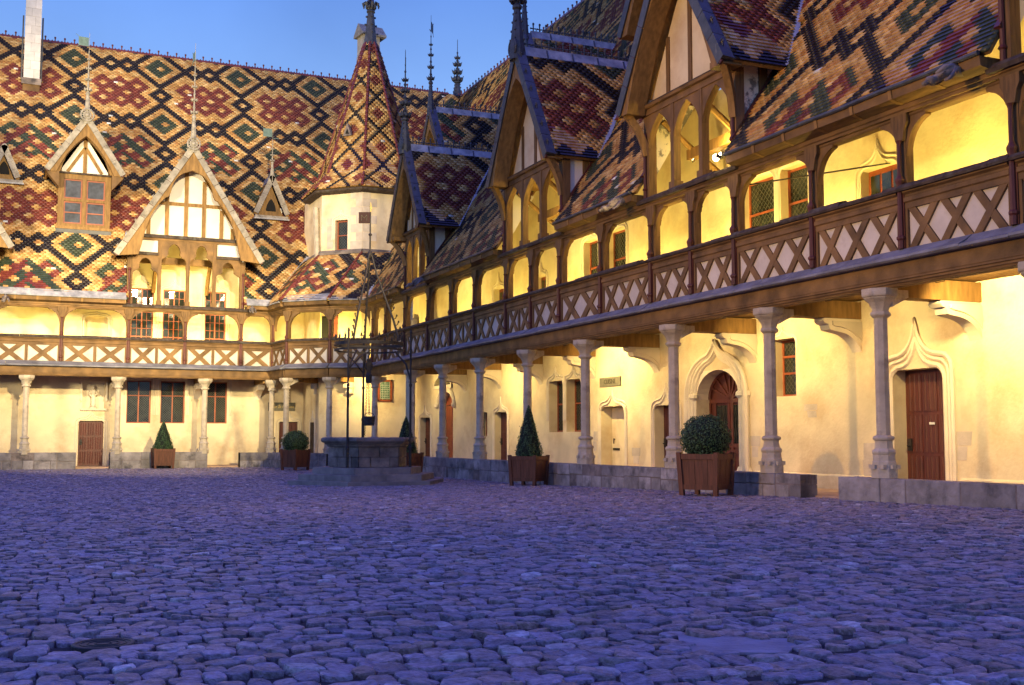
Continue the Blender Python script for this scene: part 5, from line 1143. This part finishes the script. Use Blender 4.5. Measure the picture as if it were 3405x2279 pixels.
MB().tube([(-.18, 0, .27), (-.12, 0, .36), (0, 0, .40), (.12, 0, .36), (.18, 0, .27)], .01, 5).build('handle', 'iron', BK)

# ------------------------------------------------------------------ statues and signs
ST = empty('statue', (3.74, 54.02, 2.69), R(-90)); tag(ST, 'small pale statue of a robed standing figure in the niche over the door', 'statue')
MB().lathe([(.17, 0), (.17, .05), (.14, .07)], n=8).build('plinth', 'statue', ST)
b = MB().lathe([(.14, .06), (.15, .2), (.125, .45), (.13, .62), (.155, .76), (.11, .83), (.05, .86)], n=12, squash=.75).blob((.02, 0, .95), .068, .062, .088, 9, 7)
for s in (1, -1): b.tube([(0, s * .13, .78), (.05, s * .15, .62), (.13, s * .06, .56 + .04 * s)], [.05, .045, .03], 6)
for q in range(6): b.tube([(.11, -.10 + q * .04, .07), (.115 - .004 * q, -.08 + q * .034, .5)], .016, 4)
b.tube([(-.03, 0, 1.0), (-.05, 0, .9), (-.06, 0, .8)], [.07, .08, .06], 7).build('figure', 'statue', ST, smooth=True)
# seated Pieta-like figure seen in the upper gallery beside the turret
p = RO + RD * 1.45 + Vector((-RD.y, RD.x, 0)) * 1.5
ST2 = empty('statue', (p.x, p.y, 4.5), R(200)); tag(ST2, 'pale seated stone figure on a block in the upper gallery beside the turret', 'statue')
MB().box(-.28, .28, -.26, .26, 0, 1.25).build('plinth', 'statue', ST2)
b = MB().lathe([(.30, 1.25), (.31, 1.4), (.24, 1.55), (.17, 1.72), (.19, 1.86), (.12, 1.95), (.06, 1.98)], n=12).blob((.02, 0, 2.07), .085, .078, .11, 9, 7); b.tube([(.0, .2, 1.85), (.16, .24, 1.68), (.26, .06, 1.62)], [.065, .055, .04], 6).tube([(.0, -.2, 1.85), (.16, -.24, 1.68), (.26, -.06, 1.60)], [.065, .055, .04], 6)
b.tube([(-.05, 0, 2.14), (-.09, 0, 2.0), (-.1, 0, 1.8)], [.09, .11, .09], 7).build('figure', 'statue', ST2, smooth=True)
def text_mesh(txt, size, italic=0):
    cu = bpy.data.curves.new('lettering', 'FONT'); cu.body = txt; cu.size = size; cu.extrude = .004; cu.align_x = 'CENTER'; cu.align_y = 'CENTER'; cu.shear = italic; cu.resolution_u = 2
    o = bpy.data.objects.new('lettering', cu); COL.objects.link(o); dg = bpy.context.evaluated_depsgraph_get(); me = bpy.data.meshes.new_from_object(o.evaluated_get(dg)); bpy.data.objects.remove(o); return me
def sign(loc, rz, w, h, txt, size, m, lm, label, it=0, name='sign'):
    s = empty(name, loc, rz); tag(s, label, 'sign'); MB().box(-w / 2, w / 2, -.03, 0, -h / 2, h / 2).build('plate', m, s)
    if txt:
        me = text_mesh(txt, size, it); me.materials.clear(); me.materials.append(M[lm]); o = link('lettering', me, s, (0, -.033, 0), (math.pi / 2, 0, 0))
    return s
WV = Vector((-RD.y, RD.x, 0)); p = RO + RD * 17.73 + WV * 2.195
sign((p.x, p.y, 3.05), ANG, 1.30, .27, 'CUISINE', .20, 'sign', 'letter', 'green bronze plate reading CUISINE above the kitchen doorway')
sign((12.15, 53.895, 2.86), 0, 1.28, .40, 'Salle St Hugues', .185, 'sign', 'gilt', 'dark plate with gilt script lettering over the door beside the turret', .3)
ns = sign((12.42, 53.895, 3.42), 0, .26, .68, None, .1, 'paper', 'letter', 'small narrow notice with rows of lettering above the gilt-lettered plate', 0, 'notice')
b = MB()
for i in range(5):
    for x0, x1 in ((-.10, -.01), (.015, .10)): b.box(x0, x1, -.034, -.029, .24 - i * .13 - .025, .24 - i * .13 + .025)
b.build('lettering', 'letter', ns)

# ------------------------------------------------------------------ lamps
FL = None
def fixture(loc, aim, label, group, em='bulb_low', s=1.0):
    """little floodlight: housing, lens, yoke; the lens faces along local -y"""
    global FL
    if FL is None:
        FL = (MB().box(-.11, .11, -.02, .10, -.08, .08).box(-.08, .08, .10, .15, -.05, .05).mesh('housing', 'iron'), MB().box(-.095, .095, -.026, -.02, -.065, .065).mesh('lens', 'bulb_low'), MB().tube([(-.13, .03, 0), (-.13, .03, -.13), (.13, .03, -.13), (.13, .03, 0)], .012, 4).mesh('bracket', 'iron'), MB().box(-.095, .095, -.026, -.02, -.065, .065).mesh('lens', 'bulb'))
    d = Vector(aim) - Vector(loc); o = empty('floodlight', loc); o.rotation_euler = (0, 0, math.atan2(d.y, d.x) + math.pi / 2); o.scale = (s * .8, s * .8, s * .8)
    pitch = math.atan2(d.z, math.hypot(d.x, d.y))
    for i, nme in ((0, 'housing'), (3 if em == 'bulb' else 1, 'lens')): link(nme, FL[i], o, (0, 0, 0), (-pitch, 0, 0))
    link('bracket', FL[2], o); tag(o, label, 'floodlight', group); return o
rw = lambda u, w, z: tuple((RO + RD * u + WV * w)[:2]) + (z,)
def wash(a, b_, power, col, label, group, cone=150, rad=.10):
    fixture(a, b_, label, group); d = (Vector(b_) - Vector(a)).normalized(); p = Vector(a) + d * .07
    lamp('gallery_light', 'SPOT', p, b_, power * (7.5 if col == WARM else 10.5), col, rad, cone, .8)
for u, pw in ((3.1, 40), (7.4, 16), (10.9, 72), (14.7, 24), (18.4, 112), (22.6, 30), (26.4, 66), (30.0, 26), (32.9, 118), (37.5, 40)):
    wash(rw(u, .40, 4.13), rw(u + .1, 2.2, 3.3), pw * .9, WARM, 'small black floodlight under the arcade beam, aimed at the plaster wall', 'floodlights hidden under the arcade beam')
wash((14.0, 47.9, 4.13), (15.2, 49.3, 3.2), 70, WARM, 'small black floodlight under the arcade beam, aimed at the plaster wall', 'floodlights hidden under the arcade beam')
for u, pw in ((1.2, 48), (6.2, 72), (11.2, 50), (16.0, 80), (20.3, 56), (24.9, 88), (28.8, 58), (33.4, 100), (38, 90)):
    wash(rw(u, .45, 4.85), rw(u + .2, 2.2, 6.4), pw, YEL, 'small black floodlight on the gallery floor behind the parapet', 'floodlights behind the gallery parapet', 160)
for x, pw in ((-3.5, 40), (1.0, 46), (6.1, 55), (9.3, 44)):
    wash((x, 52.1, 4.85), (x, 53.9, 6.3), pw, YEL, 'small black floodlight on the gallery floor behind the parapet', 'floodlights behind the gallery parapet', 160)
wash((12.3, 50.0, 4.85), (13.6, 51.0, 6.2), 60, YEL, 'small black floodlight on the gallery floor behind the parapet', 'floodlights behind the gallery parapet', 160)
wash((13.6, 48.4, 4.85), (14.6, 49.6, 6.2), 60, YEL, 'small black floodlight on the gallery floor behind the parapet', 'floodlights behind the gallery parapet', 160)
f1 = fixture(rw(27.5, -.44, 7.34), (6.5, 53, 9), 'lit floodlight glaring at the gutter beside the big dormer', None, 'bulb', .6)
p = Vector(rw(27.5, -.44, 7.32)); lamp('flood_light', 'SPOT', p + (Vector((6.5, 53, 9)) - p).normalized() * .09, (7.2, 53, 10), 3000, (1, .76, .38), .12, 30, .8)
link('bulb', MB().blob((0, -.10, -.03), .16, .13, .16, 12, 8).mesh('bulb', 'bulb'), f1)
f2 = fixture(rw(24.95, 1.35, 8.15), rw(24.0, -2, 7.9), 'square lit lamp inside the big dormer opening', None, 'bulb', .9)
for u, w, z, pw in ((25.7, .9, 8.2, 26), (17.0, .9, 8.2, 26), (6.2, .9, 8.2, 20)): lamp('dormer_light', 'POINT', rw(u, w, z), rw(u, 2.2, z), pw * 3, YEL, .1)
lamp('dormer_light', 'POINT', (7.3, 52.7, 8.1), (7.3, 54, 8.1), 110, YEL, .1)
fixture(rw(23.95, 1.2, 8.3), rw(23.0, -2, 7.0), 'unlit black floodlight clamped inside the left arch of the big dormer', None)
